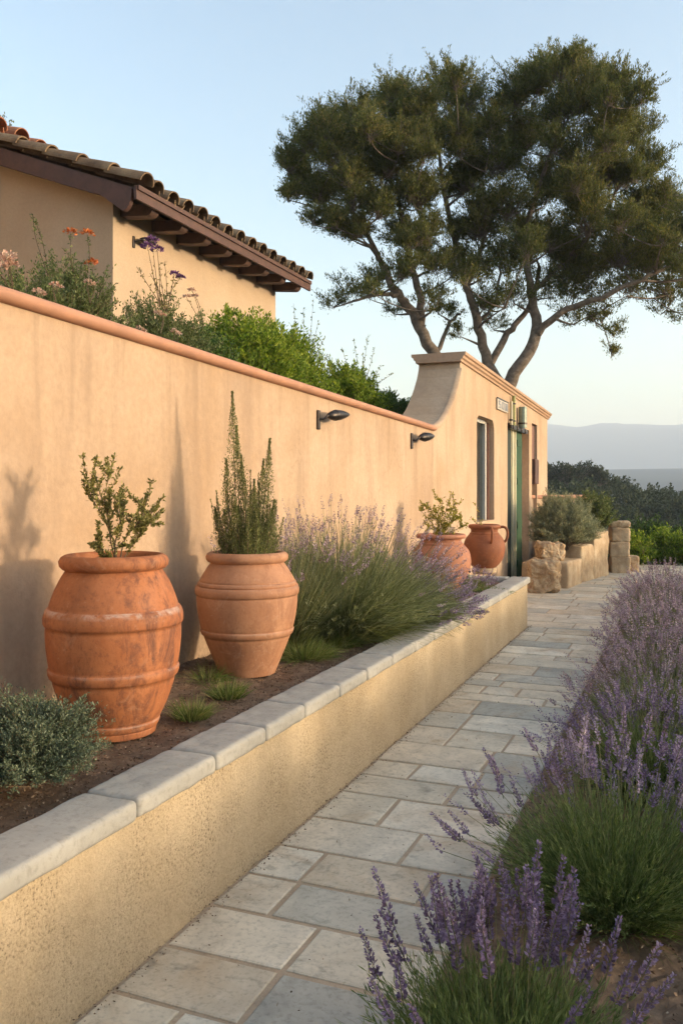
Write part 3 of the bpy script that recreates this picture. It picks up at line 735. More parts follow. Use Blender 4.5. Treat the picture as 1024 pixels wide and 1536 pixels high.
PA = at_z(172, 1096, .535); PB = at_z(371, 1008, .535); PC = at_z(661, 886, .54); PD = at_z(726, 860, .53)
pot('terracotta_pot', 'big orange terracotta jar with two raised bands and dark stains', PA,
    [(.178, 0), (.19, .05), (.232, .14), (.268, .26), (.287, .38), (.290, .47), (.284, .535), (.256, .62), (.228, .68), (.207, .715), (.203, .74)],
    [(.045, .03, .006), (.27, .045, .010), (.515, .075, .012)], (.236, .715, .782, .188), 'pot_a')
pot('terracotta_pot', 'pale terracotta jar holding tall upright rosemary', PB,
    [(.162, 0), (.195, .08), (.236, .18), (.268, .27), (.288, .38), (.291, .46), (.280, .53), (.235, .61), (.203, .655), (.198, .68)],
    [(.245, .035, .008), (.49, .06, .013), (.525, .022, .006)], (.240, .645, .705, .19), 'pot_b')
pot('terracotta_pot', 'round rose terracotta urn holding a small yellow green shrub', PC,
    [(.155, 0), (.20, .05), (.265, .15), (.305, .25), (.312, .33), (.292, .42), (.245, .48), (.212, .52), (.213, .545), (.23, .57)],
    [(.50, .02, .004)], (.262, .552, .60, .20), 'pot_c', .05)
pd = pot('terracotta_pot', 'brown terracotta urn with looped handles, farthest pot in the planter', PD,
    [(.128, .075), (.165, .1), (.225, .18), (.258, .28), (.262, .36), (.24, .44), (.195, .50), (.172, .53), (.172, .56)],
    [(.52, .02, .004)], (.205, .575, .63, .165), 'pot_d', .05)
mb = MB(); lathe(mb, [(0.001, 0), (.15, 0), (.16, .02), (.155, .074), (.001, .074)], 40); mb.build('plinth', M['rock'], pd, True)
for hz in (R(10), R(-58)):
    mb = MB(); pts = [(.185, .585), (.225, .60), (.27, .585), (.292, .53), (.285, .46), (.262, .415), (.235, .40)]
    pts = [(p[0], p[1]) for p in smooth_prof(pts, 4)]
    tubes(mb, np.array([[a * math.cos(hz), a * math.sin(hz), b] for a, b in pts]), np.full(len(pts), .017), 10, caps=True)
    mb.build('handle', M['pot_d'], pd, True)

# plants in the pots
def twiggy(name, label, loc, stems, leaf, mat, cat='potted plant', nl=60, lw=.5, side=3, sp=.02):
    """stems: list of polylines relative to loc"""
    root = empty(name, loc, label, cat); mb, tb = MB(), MB()
    for st in stems:
        P = np.array(smooth_prof(st, 5)); k = len(P)
        tubes(tb, P, np.linspace(.0038, .0012, k), 5)
        L = np.linalg.norm(P[-1] - P[0])
        for j in range(side):
            i = random.randint(int(k * .25), k - 2); d = unit(P[i + 1] - P[i] + rdir(1)[0] * .8 * np.linalg.norm(P[i + 1] - P[i]) * 1.6)
            l = L * random.uniform(.2, .42); Q = np.array([P[i] + d * l * t + np.array([0, 0, .25]) * l * t * t for t in np.linspace(0, 1, 5)])
            tubes(tb, Q, np.linspace(.002, .0008, 5), 4)
            n = int(nl * .6); s = rng.uniform(.15, 1, n); ii = (s * 3.99).astype(int); fr = (s * 4 - ii)[:, None]
            C = Q[ii] * (1 - fr) + Q[np.minimum(ii + 1, 4)] * fr
            leaves(mb, C + rdir(n) * rng.uniform(0, sp * .6, (n, 1)), rdir(n) + np.array([0, 0, .5]) + d * .6, leaf * rng.uniform(.6, 1.3, n), leaf * lw, rng.uniform(0, 1, n))
        n = nl; s = rng.uniform(.2, 1, n) * (k - 1.01); ii = s.astype(int); fr = (s - ii)[:, None]
        C = P[ii] * (1 - fr) + P[ii + 1] * fr
        leaves(mb, C + rdir(n) * rng.uniform(0, sp, (n, 1)), rdir(n) + np.array([0, 0, .6]), leaf * rng.uniform(.6, 1.3, n), leaf * lw, rng.uniform(0, 1, n))
    mb.build('foliage', M[mat], root); tb.build('stems', M['twig'], root)
    return root
RX = np.array([CC, SS, 0]); UZ = np.array([0, 0, 1.]); DX = np.array([-SS, CC, 0])
def vp(r, z, d=0): return tuple(RX * r + UZ * z + DX * d)
zA = PA + UZ * .725
twiggy('potted_shrub', 'sparse twiggy shrub with small leaves growing in the big orange jar', zA + RX * .01,
    [[vp(0, 0), vp(-.03, .12, .01), vp(-.04, .24), vp(-.055, .30), vp(-.03, .42)], [vp(0, 0), vp(-.01, .1), vp(-.07, .22, .03), vp(-.12, .30, .04), vp(-.145, .34, .05)],
     [vp(.01, 0), vp(.04, .12, -.02), vp(.09, .19), vp(.13, .28), vp(.155, .38)], [vp(.01, 0), vp(.05, .08, .04), vp(.1, .15, .06), vp(.16, .24, .09)],
     [vp(0, 0), vp(0, .1, -.03), vp(.03, .2, -.05), vp(.02, .30, -.06)], [vp(-.02, 0), vp(-.05, .06, -.05), vp(-.06, .14, -.08)]], .018, 'potleaf', nl=130, side=8, sp=.016)
def rosemary(name, label, loc, spires, leaf=.0155, mat='rosemary'):
    root = empty(name, loc, label, 'potted plant'); mb, tb = MB(), MB()
    for q in range(60):
        a_ = rng.uniform(0, 6.28); rr0 = rng.uniform(.02, .13); ex = rng.uniform(1.1, 2.1); hh_ = rng.uniform(.12, .5) * (1.25 - rr0 * 3)
        spires = spires + [(rr0 * math.cos(a_), rr0 * math.sin(a_), rr0 * ex * math.cos(a_), rr0 * ex * math.sin(a_), hh_, int(40 + 130 * hh_), .022)]
    for (r0, d0, r1, d1, h, n, w) in spires:
        n = int(n * 3.2); w *= 1.5
        A = np.array(vp(r0, 0, d0)); B = np.array(vp(r1, h, d1)); mid = (A + B) / 2 + np.array(vp((r1 - r0) * .25, 0, 0))
        t = np.linspace(0, 1, 8)[:, None]; P = (1 - t) ** 2 * A + 2 * t * (1 - t) * mid + t * t * B
        tubes(tb, P, np.linspace(.004, .001, 8), 4)
        s = rng.uniform(0.02, 1, n) ** .85; s_ = s[:, None]; C = (1 - s_) ** 2 * A + 2 * s_ * (1 - s_) * mid + s_ ** 2 * B
        off = rdir(n); off[:, 2] *= .3
        lump = 1 + .35 * np.sin(s * 23 + r0 * 90) * (1 - s); rr_ = w * lump * np.maximum(.05, np.minimum(1, 1.9 * (1 - s)) * (1 - .55 * s)) * np.sqrt(rng.uniform(0, 1, n))
        leaves(mb, C + off * rr_[:, None], off * .6 + np.array([0, 0, 1.1]) + rdir(n) * .4, leaf * rng.uniform(.6, 1.2, n) * (1 - .35 * s), leaf * .3, np.clip(rng.uniform(0, 1, n), 0, 1))
    mb.build('foliage', M[mat], root); tb.build('stems', M['twig'], root)
zB = PB + UZ * .645
rosemary('rosemary', 'tall upright rosemary with pointed spires growing in the pale jar', zB,
    [(-.05, 0, -.09, .02, 1.0, 900, .085), (-.03, .03, -.07, .05, .80, 700, .07), (-.08, -.02, -.12, -.02, .60, 600, .07), (.0, 0, -.035, 0, .62, 600, .06), (.05, 0, .13, .02, .72, 800, .075),
     (.04, .03, .09, .05, .60, 600, .06), (.02, -.03, .045, -.04, .48, 500, .055), (-.1, .0, -.19, 0, .32, 420, .05), (.09, -.02, .16, -.02, .36, 420, .055), (-.02, -.05, -.06, -.1, .36, 500, .07),
     (.05, -.06, .05, -.1, .30, 500, .07), (-.1, .05, -.15, .1, .3, 350, .06), (.1, .06, .14, .1, .3, 350, .06)])
zC = PC + UZ * .55
twiggy('potted_shrub', 'airy yellow green shrub growing in the rose urn', zC,
    [[vp(0, 0), vp(a * .4, h * .5, b * .4), vp(a, h, b)] for a, h, b in [(-.22, .30, .0), (-.14, .38, .05), (-.06, .33, -.06), (.02, .42, .02), (.08, .36, .06), (.15, .38, 0), (.2, .24, .05), (.27, .14, -.02), (-.18, .16, -.08), (.1, .2, -.1)]], .024, 'yellow', nl=70, side=6, sp=.03)
zD = PD + UZ * .58
twiggy('potted_shrub', 'a few thin sprigs growing in the brown handled urn', zD - RX * .06,
    [[vp(0, 0), vp(a * .4, h * .5, b * .4), vp(a, h, b)] for a, h, b in [(-.03, .27, 0), (-.12, .14, .03), (.04, .12, .02)]], .03, 'yellow', nl=14, side=1, sp=.02)

# ------------------------------------------------------------------ planting in the raised planter
LG = 'lavender clumps in the raised planter'
p = at_z(530, 935, .54)
lavender('lavender', 'largest lavender clump in the raised planter, green fountain of stems behind the rosemary jar', (-2.36, 5.75, .53), .36, .92, 7500, 420, 55, 'lav_leaf_g', 'lav_fl2', hs=1.2, fol=.95, leafy=900, lfl=.05, back=.9, shj=(.88, 1.08), sl=.09, bw=.0048, group=LG, droop=.38, per=4, wh=8, rad=.012, fl=.013)
lavender('lavender', 'lavender clump against the wall just behind the rosemary jar', (-2.5, 5.1, .54), .16, .86, 2000, 170, 38, 'lav_leaf_g', 'lav_fl2', fol=.86, sl=.1, bw=.005, group=LG, per=4, wh=9, rad=.014, fl=.014)
lavender('lavender', 'violet lavender clump spilling over the coping beside the rose urn', (-2.08, 6.5, .53), .2, .52, 3000, 400, 66, 'lav_leaf_g', 'lav_fl', fol=.9, sl=.09, bw=.006, group=LG, droop=.4, per=4, wh=8, rad=.016, fl=.017)
lavender('lavender', 'lavender clump low against the wall behind the rose urn', (-2.58, 7.35, .54), .14, .5, 900, 120, 50, 'lav_leaf_g', 'lav_fl2', fol=.8, sl=.09, bw=.006, group=LG, per=4, wh=7, rad=.016, fl=.017)
lavender('lavender', 'small violet lavender tuft at the foot of the brown handled urn', (-2.22, 9.25, .53), .12, .22, 300, 80, 72, 'lav_leaf_g', 'lav_fl', fol=.7, sl=.06, bw=.006, group=LG, per=4, wh=6, rad=.014, fl=.017)
# grey green shrub, front left
c = at_z(42, 1192, .53)
shrub('santolina', 'grey green rounded shrub at the foot of the big orange jar', c, (.26, .26, .21), 1000, 60, .014, 'santolina', spread=.018, shell=.45, updir=.5, ltw=.0012, wr=.34, cz=.15)
# grass tufts and low herbs
TG = 'grass tufts in the planter soil'
def tuft(name, label, u, v, r0, H, n, amax=48, mat='grass', w=.003, group=TG, cat='grass tuft', zz=.535):
    c = at_z(u, v, zz); mb = MB(); blades(mb, np.zeros(3), r0 * 1.6, H, int(n * 1.3), amax, w, 0, .35, hj=(.4, 1.1))
    o = mb.build(name, M[mat], loc=c); return tag(o, label, cat, group)
tuft('grass_tuft', 'yellowish grass tuft right of the big orange jar', 288, 1078, .05, .12, 420)
tuft('grass_tuft', 'fresh green grass tuft in front of the pale jar', 342, 1046, .055, .11, 520)
tuft('grass_tuft', 'wispy dark herb tuft behind the gap between the two jars', 312, 1020, .07, .13, 300, 75)
tuft('grass_tuft', 'wide fresh green grass tuft right of the pale jar', 455, 985, .13, .16, 1100, 70)
tuft('grass_tuft', 'green grass tuft under the lavender fountain', 500, 968, .1, .15, 800, 70)
tuft('grass_tuft', 'pale grass tuft between the rose urn and the coping', 728, 888, .16, .1, 500, 70, w=.006)
tuft('grass_tuft', 'low grass patch on the soil beside the violet lavender', 688, 918, .14, .1, 500, 70, w=.005)

# ------------------------------------------------------------------ lavender row right of the path
RG = 'lavender row right of the path'
lavender('lavender', 'nearest lavender clump at the bottom of the photo, dark green with separate violet spikes', (-.43, 2.16, .02), .18, .425, 1300, 70, 44, 'lav_leaf', 'lav_fl', ind=True, fol=.84, sl=.135, bw=.0032, group=RG, droop=.25, samax=38, leafy=1100, back=1.05)
lavender('lavender', 'second lavender clump from the front, spikes leaning over the flagstones', (-.24, 3.3, .02), .18, .60, 1900, 135, 54, 'lav_leaf', 'lav_fl', ind=True, fol=.82, sl=.13, bw=.0036, group=RG, droop=.28, samax=56, leafy=1300, back=1.1)
rowp = [(-.16, 4.62, .56, 'lav_fl', 'third lavender clump from the front, green with violet spikes'), (.30, 4.1, .52, 'lav_fl', 'lavender clump at the right photo edge behind the second clump'),
        (-.18, 5.7, .58, 'lav_fl2', 'fourth lavender clump along the path, dusty mauve'), (-.13, 6.75, .56, 'lav_fl2', 'fifth lavender clump along the path, dusty mauve'),
        (-.2, 7.8, .6, 'lav_fl2', 'sixth lavender clump along the path, greyish mauve'), (-.16, 8.85, .56, 'lav_fl2', 'seventh lavender clump along the path, with a dry grey top'),
        (-.24, 9.9, .6, 'lav_fl2', 'eighth lavender clump along the path, opposite the planter end'), (-.2, 11.0, .56, 'lav_fl2', 'second farthest lavender clump along the path'),
        (-.28, 12.1, .6, 'lav_fl2', 'farthest lavender clump, in front of the green hedge')]
for i, (x, y, h, fm, lb) in enumerate(rowp):
    far = y > 6.5
    lavender("lavender", lb, (x, y, .02), .16, h * .92, 1900 if not far else 1100, 190 if not far else 220, 58, 'lav_leaf_g' if y > 5 else 'lav_leaf', fm, fol=.84, sl=.12, bw=.0042 if not far else .007, group=RG, droop=.3, leafy=600 if not far else 0, lfl=.045, back=1.3, shj=(.85, 1.08),
             per=5 if y < 6 else 4, wh=11 if y < 6 else 8, rad=.018, fl=.013 if y < 6 else .018)

shade_hedge = empty('hedge', (1.75, 6, 0), 'unseen low hedge added beyond the lavender bed to shade the path and planter front', 'hedge'); mb, tb = MB(), MB()  # out-of-view hedge, added to keep low sun off path and planter front
for q in range(19):
    y = -7.2 + q * 1.0
    bush_geo(mb, (0, y, .25), (0, y, .52), (.4, .72, .50), 200, 34, .05, 0, (tb, 0), spread=.05, shell=.3, ltw=.004, tlo=.1)
mb.build('foliage', M['dkgreen'], shade_hedge); tb.build('stems', M['twig'], shade_hedge)

# ------------------------------------------------------------------ stones and planting past the door
def rock(name, label, loc, size, r, amp, fr=3, rz=0, mat='rock', seed=1, n=14, cat='stone', group=None, parent=None):
    mb = MB(); rounded_box(mb, size, r, n, amp, fr, seed=seed)
    o = mb.build(name, M[mat], parent, True, loc=loc); o.rotation_euler = (0, 0, rz)
    if parent is None: tag(o, label, cat, group)
    return o
c = at_z(813, 889, 0)
rock('boulder', 'rough ochre boulder standing on the path beside the planter end', (c[0], c[1] + .12, -.02), (.47, .42, .53), .07, .06, 5, .2, seed=2, n=30)
c2 = at_d(823, 846, 13.95)
rock('boulder', 'rounded ochre boulder perched behind the rough one, in front of the shrub', (c2[0], c2[1] + .1, .43), (.40, .36, .30), .07, .05, 5, .5, seed=7, n=26)
stw = empty('stone_wall', (-1.7, 14, 0), 'low warm limestone wall stepping up along the left of the path', 'wall')
W0 = np.array([-1.7, 14, 0.])
def seg_block(p0, p1, th, z0, z1, nm, sd, mat='rockwall', amp=.02):
    p0 = np.array(p0, float); p1 = np.array(p1, float); m = (p0 + p1) / 2; L = np.linalg.norm(p1 - p0); a = math.atan2(p1[1] - p0[1], p1[0] - p0[0])
    nrm = np.array([-(p1 - p0)[1], (p1 - p0)[0]]) / L
    m = m + nrm * th / 2
    rock(nm, None, np.array([m[0], m[1], z0]) - W0, (L, th, z1 - z0), .035, amp, 3, a, mat, sd, 16, parent=stw)
seg_block((-1.74, 14.0), (-1.63, 15.0), .62, -.05, .43, 'ledge_block', 3, amp=.012)
seg_block((-1.63, 15.02), (-1.50, 15.75), .35, -.05, .64, 'wall_block', 4)
seg_block((-1.50, 15.77), (-1.32, 16.6), .35, -.05, .84, 'wall_block', 5)
c = at_z(927, 860, 0)
pr_ = empty('stone_pier', (c[0], c[1] + .2, 0), 'square limestone pier with a flat cap at the end of the low wall', 'pier')
for q, (zz, hh, aa) in enumerate([(-.05, .36, .2), (.305, .30, .14), (.60, .28, .24)]): rock('course', None, (0, 0, zz), (.37 - .01 * q, .37, hh), .03, .02, 4, aa, 'rockwall', 9 + q, parent=pr_)
rock('cap', None, (0, 0, .872), (.38, .38, .13), .04, .015, 4, .2, 'rock', 10, parent=pr_)
c = at_z(947, 858, 0)
rock('stone_block', 'small reddish stone block on the path beyond the limestone pier', (c[0], c[1] + .25, -.02), (.22, .3, .32), .03, .015, 4, .2, 'rock', 12)
# earth behind the low wall
mb = MB(); V = []
for i in range(9):
    for j in range(14):
        y = 14.1 + j * .385; xr = np.interp(y, [14.0, 15., 16.6, 19.2], [-1.74, -1.63, -1.32, -.9]) - .2; xl = -2.33 if y < 16.6 else -2.79
        x = xl + (xr - xl) * i / 8; V.append((x, y, (-.05 if i in (0,) or j == 0 else .38 + .25 * float(sstep(14.6, 16.6, y)) + .02 * mnoise.noise(Vector((x * 3, y * 3, 0))))))
mb.add(V, [[i * 14 + j, (i + 1) * 14 + j, (i + 1) * 14 + j + 1, i * 14 + j + 1] for i in range(8) for j in range(13)])
tag(mb.build('terrace_soil', M['soil']), kind='structure')
rock('stone_block', 'long stone edging block beside the green door, left of the grey green dome', (-2.40, 15.35, -.02), (.22, 2.4, .42), .04, .015, 3, 0, 'rockwall', 21)
shrub('santolina', 'large dome of grey green foliage above the low limestone wall', (-1.96, 15.1, .40), (.60, .6, .60), 1500, 80, .045, 'dome', spread=.035, shell=.5, updir=.9, ltw=.003, wr=.16, cz=.52)
shrub('olive_shrub', 'loose olive green shrub behind the dome, left of the limestone pier', (-1.62, 16.9, .62), (.42, .42, .48), 170, 60, .055, 'midgreen', spread=.05, ltw=.005)
# capped low wall beyond the corner
lw = empty('low_wall', (-2.4, 18.5, 0), 'low apricot wall with a terracotta cap beyond the tall wall', 'wall')
mb = MB(); rounded_box(mb, (2.0, .3, 1.42), .015, 14, .003, 2); o = mb.build('wall', M['wall_gate'], lw, True); o.rotation_euler = (0, 0, R(62))
mb = MB(); rounded_box(mb, (2.08, .38, .075), .025, 14, .003, 2); o = mb.build('cap', M['cap'], lw, True, loc=(0, 0, 1.421)); o.rotation_euler = (0, 0, R(62))
lw.location = (-2.62, 18.35, 0)
# green hedge shrubs past the end of the path
HG = 'green shrubs past the end of the path'
for i, (x, y, rx, rz, mt, lb) in enumerate([(-1.05, 19.3, .5, .5, 'bright', 'bright green shrub right beside the limestone pier'), (-.35, 19.9, .6, .52, 'bright', 'bright green shrub in the middle of the hedge past the path'),
        (.45, 19.6, .65, .5, 'bright', 'bright green shrub at the right photo edge past the path'), (-.7, 21.2, .7, .6, 'dkgreen', 'dark green shrub behind the bright ones past the path'), (.4, 21.3, .8, .62, 'dkgreen', 'dark green shrub behind the bright one at the right edge')]):
    shrub('hedge_shrub', lb, (x, y, -.35), (rx, .5, rz + .05), 170, 60, .07, mt, group=HG, spread=.07, ltw=.005, shell=.4)
c = at_z(962, 856, 0)
twiggy('palm_seedling', 'spindly young plant with spreading leaves in front of the hedge', (c[0], c[1] + .6, 0), [[vp(0, 0), vp(.01, .3), vp(0, .5)]] + [[vp(0, .3 + q * .03), vp(s * .12, .45 + q * .03, t * .1), vp(s * .28, .42 + q * .05, t * .2)] for q, (s, t) in enumerate([(1, .3), (-1, .2), (.8, -.6), (-.7, -.5)])], .1, 'bright', 'plant', nl=8, lw=.16, side=0, sp=.01)

# ------------------------------------------------------------------ house with tiled roof
hs = empty('house', (-6.5, 8.55, 2.2), 'apricot house with brown eaves and barrel tile roof above the garden wall', 'house')
H0 = np.array([-6.5, 8.55, 2.2]); XH = -6.5; YH0, YH1 = 8.55, 13.0; XEV = -6.0; ZEV = 5.13; PIT = .385; XRG = -9.6
mb = MB(); zr = lambda x: ZEV + PIT * (XEV - x)
sweep_y(mb, [(XH, 1.5), (XH, zr(XH) - .06), (XRG, zr(XRG) - .06), (XRG * 2 - XH, zr(XH) - .06), (XRG * 2 - XH, 1.5)], [YH0, YH1])
mb.build('wall', M['house'], hs, origin=H0)
mb = MB()
sweep_y(mb, [(XEV, ZEV - .02), (XEV, ZEV + .04), (XRG, zr(XRG) + .04), (XRG * 2 - XEV, ZEV + .04), (XRG * 2 - XEV, ZEV - .02), (XRG, zr(XRG) - .02)], [YH0 - .22, YH1 + .25])
mb.build('roof_deck', M['wood'], hs, origin=H0)
mb = MB(); box(mb, (XEV, YH0 - .262, ZEV - .10), (XEV + .035, YH1 + .28, ZEV + .06)); box(mb, (XEV + .036, YH0 - .25, ZEV + .01), (XEV + .06, YH1 + .27, ZEV + .065))
mb.build('fascia', M['wood'], hs, origin=H0)
# rake board with rounded end
mb = MB(); k = 10
bot = lambda x: zr(x) - .20
pts = [(XEV - .04, zr(XEV) + .03)] + [(XEV - .04 + .0 - (1 - math.cos(t)) * .12, zr(XEV) - .02 - .20 * math.sin(t)) for t in np.linspace(.2, 1.57, 6)] + [(XEV - .5, bot(XEV - .5) + .03), (XEV - .62, bot(XEV - .62) + .02), (XRG, bot(XRG)), (XRG, zr(XRG) + .03)]
for ya, yb in ((YH0 - .26, YH0 - .20),):
    V = [(x, ya, z) for x, z in pts] + [(x, yb, z) for x, z in pts]; n_ = len(pts)
    mb.add(V, [[i, (i + 1) % n_, n_ + (i + 1) % n_, n_ + i] for i in range(n_)]); mb.add(V[:n_], [list(range(n_))]); mb.add(V[n_:], [list(range(n_))[::-1]])
mb.build('rake_board', M['wood'], hs, origin=H0)
# rafter tails
nr = 8
for i in range(nr):
    y = YH0 + .30 + i * (YH1 - YH0 - .35) / (nr - 1) if i else YH0 + .22
    pr2 = [(XH + .002, -.06), (XEV - .0, -.03)] + [(XEV - .02 - .1 * (1 - math.cos(t)) , -.05 - .13 * math.sin(t)) for t in np.linspace(.1, 1.57, 6)] + [(XH + .002, -.20)]
    mb = MB(); V = []
    for yy_ in (y - .075, y + .075): V += [(x, yy_, ZEV + z + (zr(x) - ZEV) * .4) for x, z in pr2]
    n_ = len(pr2); mb.add(V, [[j, (j + 1) % n_, n_ + (j + 1) % n_, n_ + j] for j in range(n_)]); mb.add(V[:n_], [list(range(n_))]); mb.add(V[n_:], [list(range(n_))[::-1]])
    mb.build('rafter_tail', M['wood2'], hs, origin=H0)
def half_tile(mb, p0, p1, r0, r1, up, th=.014, seg=10, inv=False, tint=.5):
    p0, p1, up = np.array(p0, float), np.array(p1, float), np.array(up, float); ax = unit(p1 - p0); up = unit(up - ax * np.dot(up, ax)); sd = np.cross(ax, up)
    V = []
    for p, r in ((p0, r0), (p1, r1)):
        for rr in (r, r - th):
            for t in np.linspace(0, math.pi, seg + 1): V.append(p + sd * rr * math.cos(t) + up * rr * math.sin(t) * (.95 if not inv else -.8))
    s = seg + 1; Fq = []
    for j in range(seg):
        Fq += [[j, j + 1, 2 * s + j + 1, 2 * s + j], [s + j + 1, s + j, 3 * s + j, 3 * s + j + 1], [j + 1, j, s + j, s + j + 1], [2 * s + j, 2 * s + j + 1, 3 * s + j + 1, 3 * s + j]]
    mb.add(V, Fq, 0, tint)
def tile_field(mb, xe, ze, xr, pit, y0, y1, pitch, r, tl=.42):
    L = (xe - xr) * math.hypot(1, pit); nrow = int(L / tl) + 1; dirx = np.array([-1, 0, pit]) / math.hypot(1, pit); up = np.array([pit, 0, 1]) / math.hypot(1, pit)
    nc = int(round((y1 - y0) / pitch)); pitch = (y1 - y0) / nc
    for c_ in range(nc):
        y = y0 + pitch * (c_ + .5)
        for k_ in range(nrow):
            j = rng.normal(0, .006, 3); st = np.array([xe + .07, y, ze]) + dirx * (k_ * tl) + up * (.055 + .0) + j
            half_tile(mb, st, st + dirx * (tl + .05) - up * .02, r * rng.uniform(.96, 1.04), r * .84, up)
            st2 = np.array([xe + .05, y + pitch / 2, ze]) + dirx * (k_ * tl) + up * (.09)
            if c_ < nc - 1: half_tile(mb, st2, st2 + dirx * (tl + .05) - up * .02, r * .9, r * .8, up, inv=True, seg=6)
mb = MB(); tile_field(mb, XEV, ZEV + .03, XRG, PIT, YH0 - .10, YH1 + .30, .355, .128)
mb.build('roof_tiles', M['tile'], hs, origin=H0)
mb = MB(); dirx = np.array([-1, 0, PIT]) / math.hypot(1, PIT); up = np.array([PIT, 0, 1]) / math.hypot(1, PIT)
for k_ in range(9):
    st = np.array([XEV + .10, YH0 - .17, ZEV + .05]) + dirx * k_ * .50 + up * .05
    half_tile(mb, st, st + dirx * .57 - up * .03, .135, .112, up, .018, 14)
mb.build('verge_tiles', M['tile'], hs, origin=H0)
# lamp on the house
wall_lamp(200, 362, XH, .95, 'small dark wall lamp on the house beneath the eaves')
# higher reddish roof behind
h2 = empty('house', (-8.6, 6, 2.2), 'higher house wing with red tiled eaves at the left photo edge', 'house'); H2 = np.array([-8.6, 6, 2.2])
XE2 = -8.5; ZE2 = EYE + .530 * 8.5 / CC - .10
mb = MB(); sweep_y(mb, [(XE2 - .3, 1.5), (XE2 - .3, ZE2 + .02), (XE2 - 3.2, ZE2 + 1.1), (XE2 - 3.2, 1.5)], [3.0, 9.4]); mb.build('wall', M['house'], h2, origin=H2)
mb = MB(); tile_field(mb, XE2, ZE2, XE2 - 3.2, .36, 3.0, 9.65, .40, .14); sweep_y(mb, [(XE2, ZE2 - .03), (XE2, ZE2 + .02), (XE2 - 3.2, ZE2 + 1.17), (XE2 - 3.2, ZE2 + 1.12)], [3.0, 9.6])
mb.build('roof', M['tile_red'], h2, origin=H2)

# ------------------------------------------------------------------ shrubs and flowers on the bank
BG = 'shrubs behind the garden wall'
def bank_shrub(label, u, v_top, X, rx, hgt, ntw, nl, leaf, mat, base=2.2, **kw):
    c = at_x(u, v_top + (16 if leaf > .03 else 4), X); H = c[2] - base
    shrub('shrub', label, (X, c[1], base), (rx * 1.0, rx * 1.05, H * .5), int(ntw * 1.5), int(nl * 1.2), leaf * 1.1, mat, group=BG, cz=H * .5, **kw)
# left flower bush
bank_shrub('grey green shrub behind the wall at the left photo edge', 30, 395, -3.75, .36, 0, 200, 46, .022, 'midgreen', spread=.03, ltw=.002)
bank_shrub('green shrub below the orange flowers', 105, 385, -3.75, .34, 0, 240, 50, .022, 'midgreen', spread=.03, ltw=.002)
bank_shrub('low grey green shrub below the corner of the house', 160, 452, -3.7, .26, 0, 130, 40, .022, 'midgreen', spread=.03, ltw=.002)
bank_shrub('dense grey green shrub below the purple flowers', 240, 440, -3.9, .42, 0, 260, 50, .024, 'midgreen', spread=.035, ltw=.002)
bank_shrub('bright green leafy shrub against the house wall, largest of the row', 375, 450, -4.1, .62, 0, 300, 64, .042, 'bright', spread=.06, ltw=.003)
bank_shrub('yellow green leafy shrub right of the largest one', 438, 478, -4.2, .42, 0, 210, 52, .042, 'bright', spread=.06, ltw=.003)
bank_shrub('fresh green shrub midway along the wall top', 522, 528, -4.3, .50, 0, 220, 56, .046, 'bright', spread=.06, ltw=.003)
bank_shrub('small dark green shrub beside the curved wall shoulder', 583, 570, -4.2, .42, 0, 190, 50, .046, 'dkgreen', spread=.06, ltw=.003)
bank_shrub('dark green shrub half hidden between the largest shrub and the flowers', 305, 472, -3.9, .3, 0, 150, 46, .034, 'dkgreen', spread=.05, ltw=.003)
def sprig(name, label, X, base_uv, tips, leaf, mat, flower=None, nl=26, fs=.02, cat='plant', fr=.035, nf=70, side=1, group=None):
    b = at_x(base_uv[0], base_uv[1], X); root = empty(name, b, label, cat, group); mb, tb, fb = MB(), MB(), MB()
    for (u, v, hasf) in tips:
        e = at_x(u, v, X) - b; m = e * .55 + np.array([0, rng.normal(0, .03), .02]); P = np.array(smooth_prof([(0, 0, 0), tuple(m), tuple(e)], 5)); k = len(P)
        tubes(tb, P, np.linspace(.0035, .0018, k), 4)
        n = nl; s = rng.uniform(.05, .97, n) * (k - 1.01); ii = s.astype(int); fr_ = (s - ii)[:, None]; C = P[ii] * (1 - fr_) + P[ii + 1] * fr_
        leaves(mb, C + rdir(n) * .008, rdir(n) + np.array([0, 0, .6]), leaf * rng.uniform(.6, 1.3, n), leaf * .4, rng.uniform(0, 1, n))
        if hasf:
            d = rdir(nf); d[:, 2] = np.abs(d[:, 2]) * .7
            fb = MB(); leaves(fb, d * fr * 1.5 * rng.uniform(.4, 1, (nf, 1)), d + np.array([0, 0, .2]), fs * 1.35, fs * 1.0, rng.uniform(0, 1, nf)); fb.build('flower_head', M[flower], root, loc=e)
    mb.build('foliage', M[mat], root); tb.build('stems', M['twig'], root)
FG = 'flowering plants behind the garden wall'
sprig('flowering_plant', 'two orange flower heads on leafy stems in front of the shaded gable', -3.62, (120, 450), [(107, 350, 1), (131, 352, 1), (112, 380, 0), (128, 400, 0), (138, 396, 1), (98, 372, 0)], .022, 'midgreen', 'fl_orange', 60, .016, fr=.026)
sprig('flowering_plant', 'tall bare green stalk at the left in front of the gable', -3.62, (75, 420), [(50, 322, 0), (53, 330, 0)], .018, 'midgreen', None, 90)
sprig('flowering_plant', 'purple flower head high on a thin stem beside the house lamp', -3.75, (240, 460), [(228, 362, 1), (222, 372, 1), (236, 376, 1)], .02, 'olivebush', 'fl_purple', 12, .018, fr=.03)
sprig('flowering_plant', 'small purple flower head leaning right, below the tallest purple one', -3.75, (250, 470), [(262, 412, 1), (271, 417, 1), (240, 400, 0), (225, 410, 0), (232, 425, 0), (205, 400, 0), (247, 392, 0)], .028, 'olivebush', 'fl_purple', 26, .016, fr=.022)
